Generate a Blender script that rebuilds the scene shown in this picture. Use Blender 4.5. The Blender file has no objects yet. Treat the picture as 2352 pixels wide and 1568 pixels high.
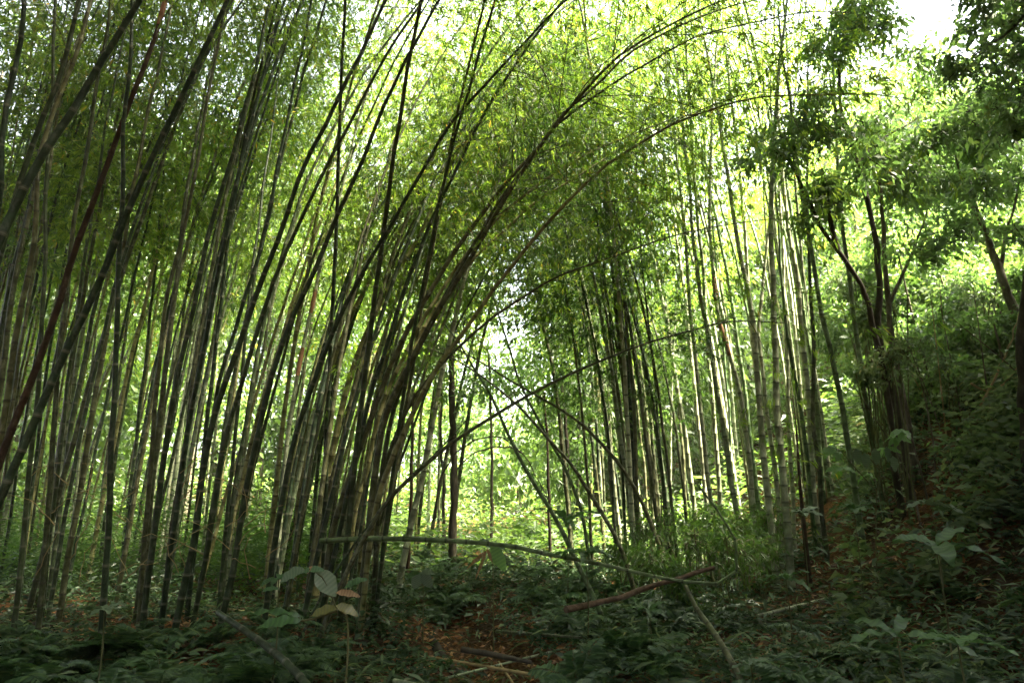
import bpy, math, random
import numpy as np
from mathutils import Vector

# ---------------------------------------------------------------- camera, sky, sun, exposure
sc = bpy.context.scene
COL = sc.collection
PITCH = math.radians(13.0)
CAM = np.array([0.0, 0.0, 1.7])
cd = bpy.data.cameras.new('camera'); cam = bpy.data.objects.new('camera', cd); COL.objects.link(cam)
cd.lens = 24; cd.sensor_width = 36; cd.clip_end = 2000; cd.clip_start = 0.05
cam.location = CAM; cam.rotation_euler = (math.pi/2 + PITCH, 0, 0)
sc.camera = cam

SUN_EL, SUN_AZ = math.radians(58), math.radians(105)      # azimuth clockwise from +Y (straight ahead)
w = bpy.data.worlds.new('World'); sc.world = w; w.use_nodes = True
nt = w.node_tree
sky = nt.nodes.new('ShaderNodeTexSky'); sky.sky_type = 'NISHITA'; sky.sun_disc = False
sky.sun_elevation = SUN_EL; sky.sun_rotation = SUN_AZ
sky.air_density = 1.0; sky.dust_density = 4.0; sky.ozone_density = 1.0
bg = nt.nodes['Background']; bg.inputs['Strength'].default_value = 0.065
hs = nt.nodes.new('ShaderNodeHueSaturation'); hs.inputs['Saturation'].default_value = 0.35      # thin bright overcast
nt.links.new(sky.outputs[0], hs.inputs['Color']); nt.links.new(hs.outputs[0], bg.inputs[0])
ld = bpy.data.lights.new('sun', 'SUN'); ld.energy = 5.0; ld.angle = math.radians(10); ld.color = (1.0, 0.92, 0.70)
sun = bpy.data.objects.new('sun', ld); COL.objects.link(sun)
sd = Vector((math.sin(SUN_AZ)*math.cos(SUN_EL), math.cos(SUN_AZ)*math.cos(SUN_EL), math.sin(SUN_EL)))
sun.rotation_euler = sd.to_track_quat('Z', 'Y').to_euler()
sun.location = (20, 10, 40)
sc.view_settings.view_transform = 'Standard'; sc.view_settings.look = 'None'
sc.view_settings.gamma = 1.0; sc.view_settings.exposure = 4.55; sc.view_settings.use_curve_mapping = False
sc.render.engine = 'CYCLES'
cy = sc.cycles
cy.max_bounces = 6; cy.diffuse_bounces = 4; cy.glossy_bounces = 2; cy.transmission_bounces = 3
cy.transparent_max_bounces = 4; cy.volume_bounces = 0
cy.caustics_reflective = False; cy.caustics_refractive = False
cy.use_denoising = True
cy.use_adaptive_sampling = True; cy.adaptive_threshold = 0.01

Q = 1.0
HAZE = 0.0006
rng = np.random.default_rng(7); random.seed(7)

# ---------------------------------------------------------------- helpers
_cp, _sp = math.cos(PITCH), math.sin(PITCH)
def at(x, y, d):
    """a point of the photo (in a 2352 x 1568 frame) at d metres ahead of the camera"""
    u = (x-1176.0)/1568.0; v = (784.0-y)/1568.0
    r = np.array([u, _cp - v*_sp, _sp + v*_cp])
    return CAM + r*(d/r[1])

def noise2(x, y, seed=0):
    a = seed*1.7
    return (np.sin(x*0.9+1.3*np.sin(y*0.7+a)+a) + np.sin(y*1.1+1.7*np.sin(x*0.6-a)+2*a) +
            0.5*np.sin(2.3*x+1.9*y+a) + 0.5*np.sin(2.9*y-2.1*x+3*a))/3.0

def ground_z(x, y):
    x = np.asarray(x, float); y = np.asarray(y, float)
    t = x - 4.6
    hill = 0.8*np.where(t > 12, 0, 1)*np.log1p(np.exp(np.clip(t*2.2, -40, 40)))/2.2 + np.where(t > 12, 9.6+3*(1-np.exp(-(t-12)/12)), 0)
    tl = -x - 20
    hill = hill + 4*(1-np.exp(-np.maximum(tl, 0)/30.0))
    back = 4*(1-np.exp(-np.maximum(y-32, 0)/40.0))
    gully = -0.35*np.exp(-((x + 1.2*(y-8)/5.0 + 0.2)/0.5)**2)*np.exp(-((y-9)/4.0)**2)
    return hill + back + gully + 0.12*noise2(x*0.9, y*0.9) + 0.03*noise2(x*3.1, y*3.3, 4)

def link(name, me, parent=None):
    o = bpy.data.objects.new(name, me); COL.objects.link(o)
    if parent is not None: o.parent = parent
    return o

def empty(name, loc):
    o = bpy.data.objects.new(name, None); COL.objects.link(o)
    o.location = tuple(float(c) for c in loc); o.empty_display_size = 0.2
    return o

def tag(o, label=None, cat=None, group=None, kind=None):
    if label: o['label'] = label
    if cat: o['category'] = cat
    if group: o['group'] = group
    if kind: o['kind'] = kind
    return o

class MB:
    """collects quads / triangles as numpy blocks and links them as ONE mesh object"""
    def __init__(s): s.v = []; s.f = []; s.n = 0; s.mi = []; s.at = []; s.sm = []
    def add(s, verts, faces, mat=0, attr=0.0, smooth=False):
        verts = np.asarray(verts, np.float32).reshape(-1, 3); faces = np.asarray(faces, np.int32)
        s.v.append(verts); s.f.append(faces + s.n); s.n += len(verts)
        m = len(faces)
        s.mi.append(np.full(m, mat, np.int32)); s.sm.append(np.full(m, smooth, bool))
        a = np.asarray(attr, np.float32); s.at.append(np.broadcast_to(a, (m,)).astype(np.float32))
        return s
    def tube(s, pts, rad, seg=8, mat=0, attr=None, cap=True, smooth=True):
        pts = np.asarray(pts, float); n = len(pts); rad = np.broadcast_to(np.asarray(rad, float), (n,))
        t = np.gradient(pts, axis=0); t /= np.linalg.norm(t, axis=1)[:, None]+1e-9
        ref = np.array([1.0, 0, 0]) if abs(t[0][0]) < 0.8 else np.array([0, 1.0, 0])
        u = np.cross(t, ref); u /= np.linalg.norm(u, axis=1)[:, None]+1e-9
        v = np.cross(t, u)
        a = np.arange(seg)*2*math.pi/seg
        ring = pts[:, None, :] + rad[:, None, None]*(np.cos(a)[None, :, None]*u[:, None, :] + np.sin(a)[None, :, None]*v[:, None, :])
        i = np.arange(n-1)[:, None]*seg; j = np.arange(seg)[None, :]; k = (j+1) % seg
        F = np.stack([i+j, i+k, i+seg+k, i+seg+j], -1).reshape(-1, 4)
        at_ = 0.0 if attr is None else np.repeat(np.asarray(attr, float)[:n-1], seg)
        s.add(ring.reshape(-1, 3), F, mat, at_, smooth)
        if cap:
            for e, idx in ((0, np.arange(seg)[::-1]), (n-1, np.arange(seg))):
                c = ring[e]; m = c.mean(0)
                s.add(np.vstack([c, m]), [[idx[q], idx[(q+1) % seg], seg, seg] for q in range(seg)], mat, 0.0, False)
        return s
    def leaves(s, base, d, L, ratio, mat=0, six=False, curl=0.12, rnd=None, flat=0.0):
        """one blade per row: base point, direction, length"""
        N = len(base)
        if N == 0: return s
        d = d/(np.linalg.norm(d, axis=1)[:, None]+1e-9)
        r = rng.normal(size=(N, 3)); r[:, 2] += 0.0
        if flat: r = r*(1-flat) + np.array([0, 0, 1.0])*flat*2
        side = np.cross(d, r); side /= np.linalg.norm(side, axis=1)[:, None]+1e-9
        up = np.cross(side, d)
        L = np.broadcast_to(np.asarray(L, float), (N,))[:, None]; wd = L*ratio
        rnd = rng.random(N) if rnd is None else rnd
        sag = np.array([0, 0, -1.0])*L*curl
        if not six:
            V = np.stack([base, base+d*L*0.38+side*wd, base+d*L+sag, base+d*L*0.38-side*wd], 1)
            F = (np.arange(N)[:, None]*4 + np.array([0, 1, 2, 3])[None])
            s.add(V, F, mat, rnd)
        else:
            m1 = base+d*L*0.28; m2 = base+d*L*0.66+sag*0.4; tip = base+d*L+sag
            f = up*wd*0.35
            V = np.stack([base, m1+side*wd*0.95+f, m2+side*wd*0.8+f, tip, m2-side*wd*0.8+f, m1-side*wd*0.95+f, m1, m2], 1)
            q = np.array([[0, 1, 6, 6], [1, 2, 7, 6], [2, 3, 7, 7], [0, 6, 5, 5], [6, 7, 4, 5], [7, 3, 4, 4]])
            F = (np.arange(N)[:, None, None]*8 + q[None]).reshape(-1, 4)
            s.add(V, F, mat, np.repeat(rnd, 6))
        return s
    def build(s, name, mats, parent=None, off=None):
        V = np.concatenate(s.v); F = np.concatenate(s.f); mi = np.concatenate(s.mi); sm = np.concatenate(s.sm); A = np.concatenate(s.at)
        if off is not None: V = V - np.asarray(off, np.float32)
        tri = F[:, 2] == F[:, 3]
        tot = np.where(tri, 3, 4).astype(np.int32)
        start = np.zeros(len(F), np.int32); start[1:] = np.cumsum(tot)[:-1]
        keep = np.ones(F.shape, bool); keep[tri, 3] = False
        loops = F[keep].astype(np.int32)
        me = bpy.data.meshes.new(name)
        me.vertices.add(len(V)); me.vertices.foreach_set('co', V.astype(np.float32).ravel())
        me.loops.add(len(loops)); me.loops.foreach_set('vertex_index', loops)
        me.polygons.add(len(F)); me.polygons.foreach_set('loop_start', start); me.polygons.foreach_set('loop_total', tot)
        me.polygons.foreach_set('material_index', mi); me.polygons.foreach_set('use_smooth', sm)
        a = me.attributes.new('vary', 'FLOAT', 'FACE'); a.data.foreach_set('value', A)
        for m in (mats if isinstance(mats, (list, tuple)) else [mats]): me.materials.append(m)
        me.update(calc_edges=True)
        return link(name, me, parent)

def spline(P, step=0.2):
    """Catmull-Rom through P, resampled evenly"""
    P = np.asarray(P, float)
    Q_ = np.vstack([2*P[0]-P[1], P, 2*P[-1]-P[-2]])
    out = []
    for i in range(1, len(Q_)-2):
        p0, p1, p2, p3 = Q_[i-1:i+3]
        t = np.linspace(0, 1, 12, endpoint=False)[:, None]
        out.append(0.5*((2*p1)+(-p0+p2)*t+(2*p0-5*p1+4*p2-p3)*t**2+(-p0+3*p1-3*p2+p3)*t**3))
    out = np.vstack(out+[P[-1:]])
    return resample(out, step)

def resample(C, step):
    d = np.r_[0, np.cumsum(np.linalg.norm(np.diff(C, axis=0), axis=1))]
    n = max(3, int(d[-1]/step)+1); s = np.linspace(0, d[-1], n)
    return np.stack([np.interp(s, d, C[:, k]) for k in range(3)], 1)

# ---------------------------------------------------------------- materials
def mat(name):
    m = bpy.data.materials.new(name); m.use_nodes = True
    m.node_tree.nodes.clear(); return m, m.node_tree
def N(t, kind, **kw):
    n = t.nodes.new(kind)
    for k, v in kw.items():
        if k.startswith('i_'): n.inputs[k[2:].replace('_', ' ')].default_value = v
        else: setattr(n, k, v)
    return n
def ramp(t, stops):
    r = t.nodes.new('ShaderNodeValToRGB')
    e = r.color_ramp.elements
    while len(e) < len(stops): e.new(0.5)
    for el, (p, c) in zip(e, stops): el.position = p; el.color = (*c, 1)
    return r

def leaf_mat(name, stops, trans=1.6, tmix=0.5, gloss=0.03, rough=0.45, patch=0.35):
    """leaf blade: diffuse + translucent, every blade its own shade, slow drift between sprays"""
    m, t = mat(name); L = t.links.new
    a = N(t, 'ShaderNodeAttribute', attribute_name='vary')
    g = N(t, 'ShaderNodeNewGeometry')
    nz = N(t, 'ShaderNodeTexNoise'); nz.inputs['Scale'].default_value = 0.55; nz.inputs['Detail'].default_value = 2
    L(g.outputs['Position'], nz.inputs['Vector'])
    mx = N(t, 'ShaderNodeMath', operation='MULTIPLY_ADD'); mx.inputs[1].default_value = patch; 
    L(nz.outputs[0], mx.inputs[0])
    sb = N(t, 'ShaderNodeMath', operation='SUBTRACT'); L(a.outputs['Fac'], sb.inputs[0]); sb.inputs[1].default_value = patch*0.5
    L(sb.outputs[0], mx.inputs[2])
    r = ramp(t, stops); L(mx.outputs[0], r.inputs[0])
    sc_ = N(t, 'ShaderNodeMix', data_type='RGBA', blend_type='MULTIPLY'); sc_.inputs[0].default_value = 1.0
    L(r.outputs[0], sc_.inputs[6]); sc_.inputs[7].default_value = (trans*1.10, trans, trans*0.85, 1)
    df = N(t, 'ShaderNodeBsdfDiffuse'); L(r.outputs[0], df.inputs[0])
    tr = N(t, 'ShaderNodeBsdfTranslucent'); L(sc_.outputs[2], tr.inputs[0])
    m1 = N(t, 'ShaderNodeMixShader'); m1.inputs[0].default_value = tmix; L(df.outputs[0], m1.inputs[1]); L(tr.outputs[0], m1.inputs[2])
    gl = N(t, 'ShaderNodeBsdfGlossy'); gl.inputs['Roughness'].default_value = rough; gl.inputs[0].default_value = (1, 1, 1, 1)
    m2 = N(t, 'ShaderNodeMixShader'); m2.inputs[0].default_value = gloss; L(m1.outputs[0], m2.inputs[1]); L(gl.outputs[0], m2.inputs[2])
    o = N(t, 'ShaderNodeOutputMaterial'); L(m2.outputs[0], o.inputs[0])
    return m

def culm_mat(name, c0, c1, lichen, lich_amt, ringc, rough=0.5):
    """bamboo cane: shade differs per cane, lichen blotches, dark node rings"""
    m, t = mat(name); L = t.links.new
    oi = N(t, 'ShaderNodeObjectInfo'); g = N(t, 'ShaderNodeNewGeometry')
    r = ramp(t, [(0, c0), (1, c1)])
    nl = N(t, 'ShaderNodeTexNoise'); nl.inputs['Scale'].default_value = 1.1; nl.inputs['Detail'].default_value = 3
    L(g.outputs['Position'], nl.inputs['Vector'])
    md = N(t, 'ShaderNodeMath', operation='MULTIPLY_ADD'); md.inputs[1].default_value = 0.9; L(nl.outputs[0], md.inputs[0])
    sb = N(t, 'ShaderNodeMath', operation='SUBTRACT'); L(oi.outputs['Random'], sb.inputs[0]); sb.inputs[1].default_value = 0.45
    L(sb.outputs[0], md.inputs[2]); L(md.outputs[0], r.inputs[0])
    n2 = N(t, 'ShaderNodeTexNoise'); n2.inputs['Scale'].default_value = 16; n2.inputs['Detail'].default_value = 5; n2.inputs['Roughness'].default_value = 0.7
    mp = N(t, 'ShaderNodeMapping'); mp.inputs['Scale'].default_value = (1, 1, 0.45); L(g.outputs['Position'], mp.inputs[0]); L(mp.outputs[0], n2.inputs['Vector'])
    r2 = ramp(t, [(0.60-0.16*lich_amt, (0, 0, 0)), (0.70, (1, 1, 1))]); L(n2.outputs[0], r2.inputs[0])
    f2 = N(t, 'ShaderNodeMath', operation='MULTIPLY'); L(r2.outputs[0], f2.inputs[0]); f2.inputs[1].default_value = min(1, lich_amt)
    mx = N(t, 'ShaderNodeMix', data_type='RGBA'); L(f2.outputs[0], mx.inputs[0]); L(r.outputs[0], mx.inputs[6]); mx.inputs[7].default_value = (*lichen, 1)
    # darker weathering streaks
    n3 = N(t, 'ShaderNodeTexNoise'); n3.inputs['Scale'].default_value = 7; n3.inputs['Detail'].default_value = 4
    L(g.outputs['Position'], n3.inputs['Vector'])
    r3 = ramp(t, [(0.42, (0.35, 0.35, 0.33)), (0.62, (1, 1, 1))]); L(n3.outputs[0], r3.inputs[0])
    mu = N(t, 'ShaderNodeMix', data_type='RGBA', blend_type='MULTIPLY'); mu.inputs[0].default_value = 0.75; L(mx.outputs[2], mu.inputs[6]); L(r3.outputs[0], mu.inputs[7])
    a = N(t, 'ShaderNodeAttribute', attribute_name='vary')
    mr = N(t, 'ShaderNodeMix', data_type='RGBA'); L(a.outputs['Fac'], mr.inputs[0]); L(mu.outputs[2], mr.inputs[6]); mr.inputs[7].default_value = (*ringc, 1)
    p = N(t, 'ShaderNodeBsdfPrincipled'); L(mr.outputs[2], p.inputs['Base Color']); p.inputs['Roughness'].default_value = rough
    p.inputs['Specular IOR Level'].default_value = 0.2
    b = N(t, 'ShaderNodeBump'); b.inputs['Strength'].default_value = 0.25; b.inputs['Distance'].default_value = 0.01; L(n2.outputs[0], b.inputs['Height']); L(b.outputs[0], p.inputs['Normal'])
    o = N(t, 'ShaderNodeOutputMaterial'); L(p.outputs[0], o.inputs[0])
    return m

def rough_mat(name, stops, scale=6, rough=0.9, bump=0.4, stretch=(1, 1, 1), dist=0.03):
    m, t = mat(name); L = t.links.new
    g = N(t, 'ShaderNodeNewGeometry'); mp = N(t, 'ShaderNodeMapping'); mp.inputs['Scale'].default_value = stretch; L(g.outputs['Position'], mp.inputs[0])
    n = N(t, 'ShaderNodeTexNoise'); n.inputs['Scale'].default_value = scale; n.inputs['Detail'].default_value = 7; n.inputs['Roughness'].default_value = 0.65
    L(mp.outputs[0], n.inputs['Vector'])
    r = ramp(t, stops); L(n.outputs[0], r.inputs[0])
    p = N(t, 'ShaderNodeBsdfPrincipled'); L(r.outputs[0], p.inputs['Base Color']); p.inputs['Roughness'].default_value = rough
    p.inputs['Specular IOR Level'].default_value = 0.2
    b = N(t, 'ShaderNodeBump'); b.inputs['Strength'].default_value = bump; b.inputs['Distance'].default_value = dist; L(n.outputs[0], b.inputs['Height']); L(b.outputs[0], p.inputs['Normal'])
    o = N(t, 'ShaderNodeOutputMaterial'); L(p.outputs[0], o.inputs[0])
    return m

M = {}
M['bam_leaf'] = leaf_mat('bamboo leaf', [(0.0, (0.036, 0.078, 0.008)), (0.35, (0.064, 0.122, 0.012)), (0.75, (0.098, 0.158, 0.016)), (0.97, (0.115, 0.165, 0.020)), (1.0, (0.20, 0.16, 0.02))], trans=3.2, tmix=0.6)
M['bam_leaf_deep'] = leaf_mat('deep green bamboo leaf', [(0.0, (0.022, 0.058, 0.010)), (0.5, (0.040, 0.092, 0.014)), (1.0, (0.072, 0.13, 0.018))], trans=2.4, tmix=0.5)  # darker, less translucent variant of bam_leaf
M['tree_leaf'] = leaf_mat('tree leaf', [(0.0, (0.030, 0.065, 0.016)), (0.5, (0.055, 0.11, 0.026)), (0.9, (0.09, 0.155, 0.035)), (1.0, (0.14, 0.14, 0.035))], trans=2.6, tmix=0.55, gloss=0.05)
M['far_leaf'] = leaf_mat('far tree leaf', [(0.0, (0.035, 0.075, 0.014)), (0.5, (0.065, 0.125, 0.022)), (1.0, (0.11, 0.18, 0.035))], trans=2.6, tmix=0.5, gloss=0.05)
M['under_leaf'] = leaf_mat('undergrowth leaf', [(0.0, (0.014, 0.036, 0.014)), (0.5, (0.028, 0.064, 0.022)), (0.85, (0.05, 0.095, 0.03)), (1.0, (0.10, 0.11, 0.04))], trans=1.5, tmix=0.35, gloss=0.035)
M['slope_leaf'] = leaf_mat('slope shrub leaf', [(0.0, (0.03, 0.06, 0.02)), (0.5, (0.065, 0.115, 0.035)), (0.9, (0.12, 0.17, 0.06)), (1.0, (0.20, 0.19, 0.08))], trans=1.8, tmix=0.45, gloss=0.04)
M['shade_leaf'] = leaf_mat('shade forest leaf', [(0.0, (0.02, 0.045, 0.012)), (1.0, (0.04, 0.08, 0.02))], trans=1.0, tmix=0.2, gloss=0.02)  # dark, nearly opaque leaf for the unseen light-blocking masses
M['fern_leaf'] = leaf_mat('fern frond', [(0.0, (0.025, 0.07, 0.025)), (0.6, (0.045, 0.11, 0.032)), (1.0, (0.08, 0.15, 0.04))], trans=1.8, tmix=0.4, gloss=0.06)
M['big_leaf'] = leaf_mat('broad glossy leaf', [(0.0, (0.025, 0.07, 0.02)), (1.0, (0.055, 0.13, 0.035))], trans=1.8, tmix=0.35, gloss=0.05, rough=0.4)
M['bright_leaf'] = leaf_mat('fresh green leaf', [(0.0, (0.07, 0.17, 0.03)), (1.0, (0.12, 0.26, 0.05))], trans=1.9, tmix=0.45, gloss=0.05)
M['pale_leaf'] = leaf_mat('pale leaf underside', [(0.0, (0.07, 0.115, 0.06)), (1.0, (0.12, 0.17, 0.10))], trans=1.3, tmix=0.3, gloss=0.04)
M['yellow_leaf'] = leaf_mat('yellowing leaf', [(0.0, (0.08, 0.10, 0.02)), (1.0, (0.15, 0.14, 0.02))], trans=1.3, tmix=0.3, gloss=0.06)
M['dry_leaf'] = leaf_mat('dry tan leaf', [(0.0, (0.20, 0.11, 0.05)), (1.0, (0.32, 0.20, 0.10))], trans=1.1, tmix=0.25, gloss=0.03)
M['litter'] = leaf_mat('fallen leaf', [(0.0, (0.07, 0.038, 0.018)), (0.5, (0.18, 0.085, 0.03)), (0.85, (0.30, 0.15, 0.05)), (1.0, (0.38, 0.26, 0.13))], trans=1.0, tmix=0.15, gloss=0.03)
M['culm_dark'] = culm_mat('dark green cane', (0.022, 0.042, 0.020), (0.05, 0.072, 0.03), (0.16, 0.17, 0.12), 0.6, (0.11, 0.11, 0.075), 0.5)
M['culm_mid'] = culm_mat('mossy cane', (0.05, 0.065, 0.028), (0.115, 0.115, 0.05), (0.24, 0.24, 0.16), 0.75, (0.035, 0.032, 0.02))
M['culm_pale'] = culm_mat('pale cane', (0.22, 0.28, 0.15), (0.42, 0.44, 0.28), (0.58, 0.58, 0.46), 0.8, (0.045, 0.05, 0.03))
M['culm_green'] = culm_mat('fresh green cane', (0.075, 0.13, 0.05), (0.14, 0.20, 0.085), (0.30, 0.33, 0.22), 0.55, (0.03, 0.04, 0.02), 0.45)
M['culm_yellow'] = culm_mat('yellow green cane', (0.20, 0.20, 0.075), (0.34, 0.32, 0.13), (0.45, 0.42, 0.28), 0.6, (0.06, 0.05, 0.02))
M['culm_brown'] = culm_mat('red brown dead cane', (0.032, 0.022, 0.014), (0.07, 0.036, 0.020), (0.22, 0.16, 0.10), 0.4, (0.03, 0.015, 0.01), 0.7)
M['twig'] = rough_mat('bamboo twig', [(0.3, (0.05, 0.06, 0.025)), (0.7, (0.12, 0.12, 0.05))], 9, 0.7, 0.1)
M['dry_twig'] = rough_mat('dry twig', [(0.3, (0.16, 0.12, 0.05)), (0.7, (0.34, 0.25, 0.12))], 9, 0.8, 0.1)
M['sheath'] = rough_mat('papery cane sheath', [(0.3, (0.13, 0.06, 0.03)), (0.7, (0.30, 0.16, 0.08))], 12, 0.8, 0.2, (1, 1, 0.3))
M['bark'] = rough_mat('grey brown bark', [(0.30, (0.035, 0.028, 0.02)), (0.5, (0.10, 0.085, 0.06)), (0.66, (0.17, 0.15, 0.11)), (0.75, (0.34, 0.32, 0.26))], 9, 0.9, 0.6, (1, 1, 0.4))
M['bark_dark'] = rough_mat('dark bark', [(0.3, (0.02, 0.017, 0.013)), (0.6, (0.06, 0.05, 0.035)), (0.8, (0.12, 0.11, 0.08))], 8, 0.9, 0.6, (1, 1, 0.4))
M['log'] = rough_mat('fallen log bark', [(0.3, (0.04, 0.028, 0.018)), (0.55, (0.105, 0.066, 0.042)), (0.8, (0.18, 0.14, 0.10))], 10, 0.85, 0.5)

def ground_material():
    m, t = mat('leaf strewn soil'); L = t.links.new
    g = N(t, 'ShaderNodeNewGeometry')
    n1 = N(t, 'ShaderNodeTexNoise'); n1.inputs['Scale'].default_value = 0.8; n1.inputs['Detail'].default_value = 5; L(g.outputs['Position'], n1.inputs['Vector'])
    n2 = N(t, 'ShaderNodeTexVoronoi'); n2.inputs['Scale'].default_value = 14; L(g.outputs['Position'], n2.inputs['Vector'])
    n3 = N(t, 'ShaderNodeTexNoise'); n3.inputs['Scale'].default_value = 30; n3.inputs['Detail'].default_value = 5; L(g.outputs['Position'], n3.inputs['Vector'])
    r1 = ramp(t, [(0.35, (0.035, 0.024, 0.013)), (0.6, (0.10, 0.050, 0.022))]); L(n1.outputs[0], r1.inputs[0])
    r2 = ramp(t, [(0.0, (0.4, 0.35, 0.3)), (1.0, (1.3, 1.15, 0.9))]); L(n2.outputs['Color'], r2.inputs[0])
    mu = N(t, 'ShaderNodeMix', data_type='RGBA', blend_type='MULTIPLY'); mu.inputs[0].default_value = 1; L(r1.outputs[0], mu.inputs[6]); L(r2.outputs[0], mu.inputs[7])
    p = N(t, 'ShaderNodeBsdfPrincipled'); p.inputs['Roughness'].default_value = 0.95; p.inputs['Specular IOR Level'].default_value = 0.1
    L(mu.outputs[2], p.inputs['Base Color'])
    b = N(t, 'ShaderNodeBump'); b.inputs['Strength'].default_value = 0.8; b.inputs['Distance'].default_value = 0.04
    ad = N(t, 'ShaderNodeMath', operation='ADD'); L(n2.outputs['Distance'], ad.inputs[0]); L(n3.outputs[0], ad.inputs[1]); L(ad.outputs[0], b.inputs['Height']); L(b.outputs[0], p.inputs['Normal'])
    o = N(t, 'ShaderNodeOutputMaterial'); L(p.outputs[0], o.inputs[0])
    return m
M['ground'] = ground_material()

# ---------------------------------------------------------------- ground
def axis(lo, hi, n, c=0, p=2.2):
    t = np.linspace(-1, 1, n); a = np.sign(t)*np.abs(t)**p
    return np.where(a < 0, c+(c-lo)*a, c+(hi-c)*a)
gx = axis(-160, 160, 240, 1.0); gy = axis(-60, 220, 260, 10.0)
X, Y = np.meshgrid(gx, gy); Z = ground_z(X, Y)
b = MB(); nx = len(gx)
i = np.arange(len(gy)-1)[:, None]*nx; j = np.arange(nx-1)[None]
b.add(np.stack([X, Y, Z], -1), np.stack([i+j, i+j+1, i+nx+j+1, i+nx+j], -1).reshape(-1, 4), 0, 0.0, True)
tag(b.build('ground', M['ground']), kind='structure')

# ---------------------------------------------------------------- bamboo
def culm_rings(C, r0, r1, inter=0.30):
    """cane path -> ring centres, radii and node mask"""
    d = np.r_[0, np.cumsum(np.linalg.norm(np.diff(C, axis=0), axis=1))]; Ltot = d[-1]
    s = []; k = []
    x = random.uniform(0.05, inter)
    s.append(0.0); k.append(0)
    while x < Ltot-0.05:
        h = 0.012 + 0.2*r0
        h = min(h, 0.02)
        s += [x-h, x-0.3*h, x+0.3*h, x+h]; k += [1, 2, 3, 0]
        x += inter*random.uniform(0.85, 1.15)*(0.75+0.5*min(1, x/4.0))
    s.append(Ltot); k.append(0)
    s = np.array(s); k = np.array(k)
    P = np.stack([np.interp(s, d, C[:, q]) for q in range(3)], 1)
    f = s/Ltot
    R = r0 + (r1-r0)*f**1.15
    R = R*np.where((k == 2), 1.13, np.where(k == 3, 1.07, 1.0))
    ring = np.where(k == 1, 0.55, np.where(k == 2, 0.95, np.where(k == 3, 0.35, 0.0)))
    return P, R, ring

def spray_points(C, f0, dens, blen, droop, seedlen=None):
    """branches from the nodes of a cane path: returns list of branch polylines"""
    d = np.r_[0, np.cumsum(np.linalg.norm(np.diff(C, axis=0), axis=1))]; Lt = d[-1]
    T = np.gradient(C, axis=0); T /= np.linalg.norm(T, axis=1)[:, None]
    n = max(2, int(Lt*(1-f0)*dens)); out = []
    for q in range(n):
        f = f0 + (1-f0)*((q+random.random())/n)
        s = f*Lt; p = np.array([np.interp(s, d, C[:, c]) for c in range(3)])
        t = np.array([np.interp(s, d, T[:, c]) for c in range(3)])
        a = rng.normal(size=3); a -= t*a.dot(t); a /= np.linalg.norm(a)
        dirn = a*0.85 + t*0.6 + np.array([0, 0, 0.12])
        g = (f-f0)/(1-f0)
        L = blen*random.uniform(0.5, 1.15)*(0.55+0.9*math.sin(math.pi*min(0.98, 0.18+0.82*g)))
        tt = np.linspace(0, 1, 7)[:, None]
        B = p + dirn*L*tt + np.array([0, 0, -1.0])*droop*L*tt**2 + rng.normal(size=(7, 3))*0.02*L*tt
        out.append(B)
    return out

def foliage_on(mb, branches, step, per, leaf, ratio, jit, matl=0, six=False):
    """fans of blades along the branches"""
    bases = []; dirs = []
    for B in branches:
        L = np.linalg.norm(np.diff(B, axis=0), axis=1).sum()
        n = max(3, int(L/step))
        u = np.sqrt(rng.uniform(0.06, 1.0, n))*6
        i0 = np.minimum(u.astype(int), 5); fr = (u-i0)[:, None]
        p = B[i0]*(1-fr)+B[i0+1]*fr
        td = B[i0+1]-B[i0]; td /= np.linalg.norm(td, axis=1)[:, None]
        off = rng.normal(size=(n, 3))*jit*(0.5+0.5*L); off[:, 2] -= abs(rng.normal(size=n))*jit*0.5
        bases.append(p+off); dirs.append(td*0.6+off/(jit+1e-6)*0.25)
    P = np.vstack(bases); D = np.vstack(dirs)
    P = np.repeat(P, per, 0); D = np.repeat(D, per, 0); n = len(P)
    P = P + rng.normal(size=(n, 3))*leaf*0.22
    D = D + np.repeat(rng.normal(size=(n//per, 3))*0.5, per, 0) + rng.normal(size=(n, 3))*0.42 + np.array([0, 0, -0.6])
    mb.leaves(P, D, leaf*rng.uniform(0.6, 1.25, n), ratio*rng.uniform(0.8, 1.2, (n, 1)), matl, six, 0.14)

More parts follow.
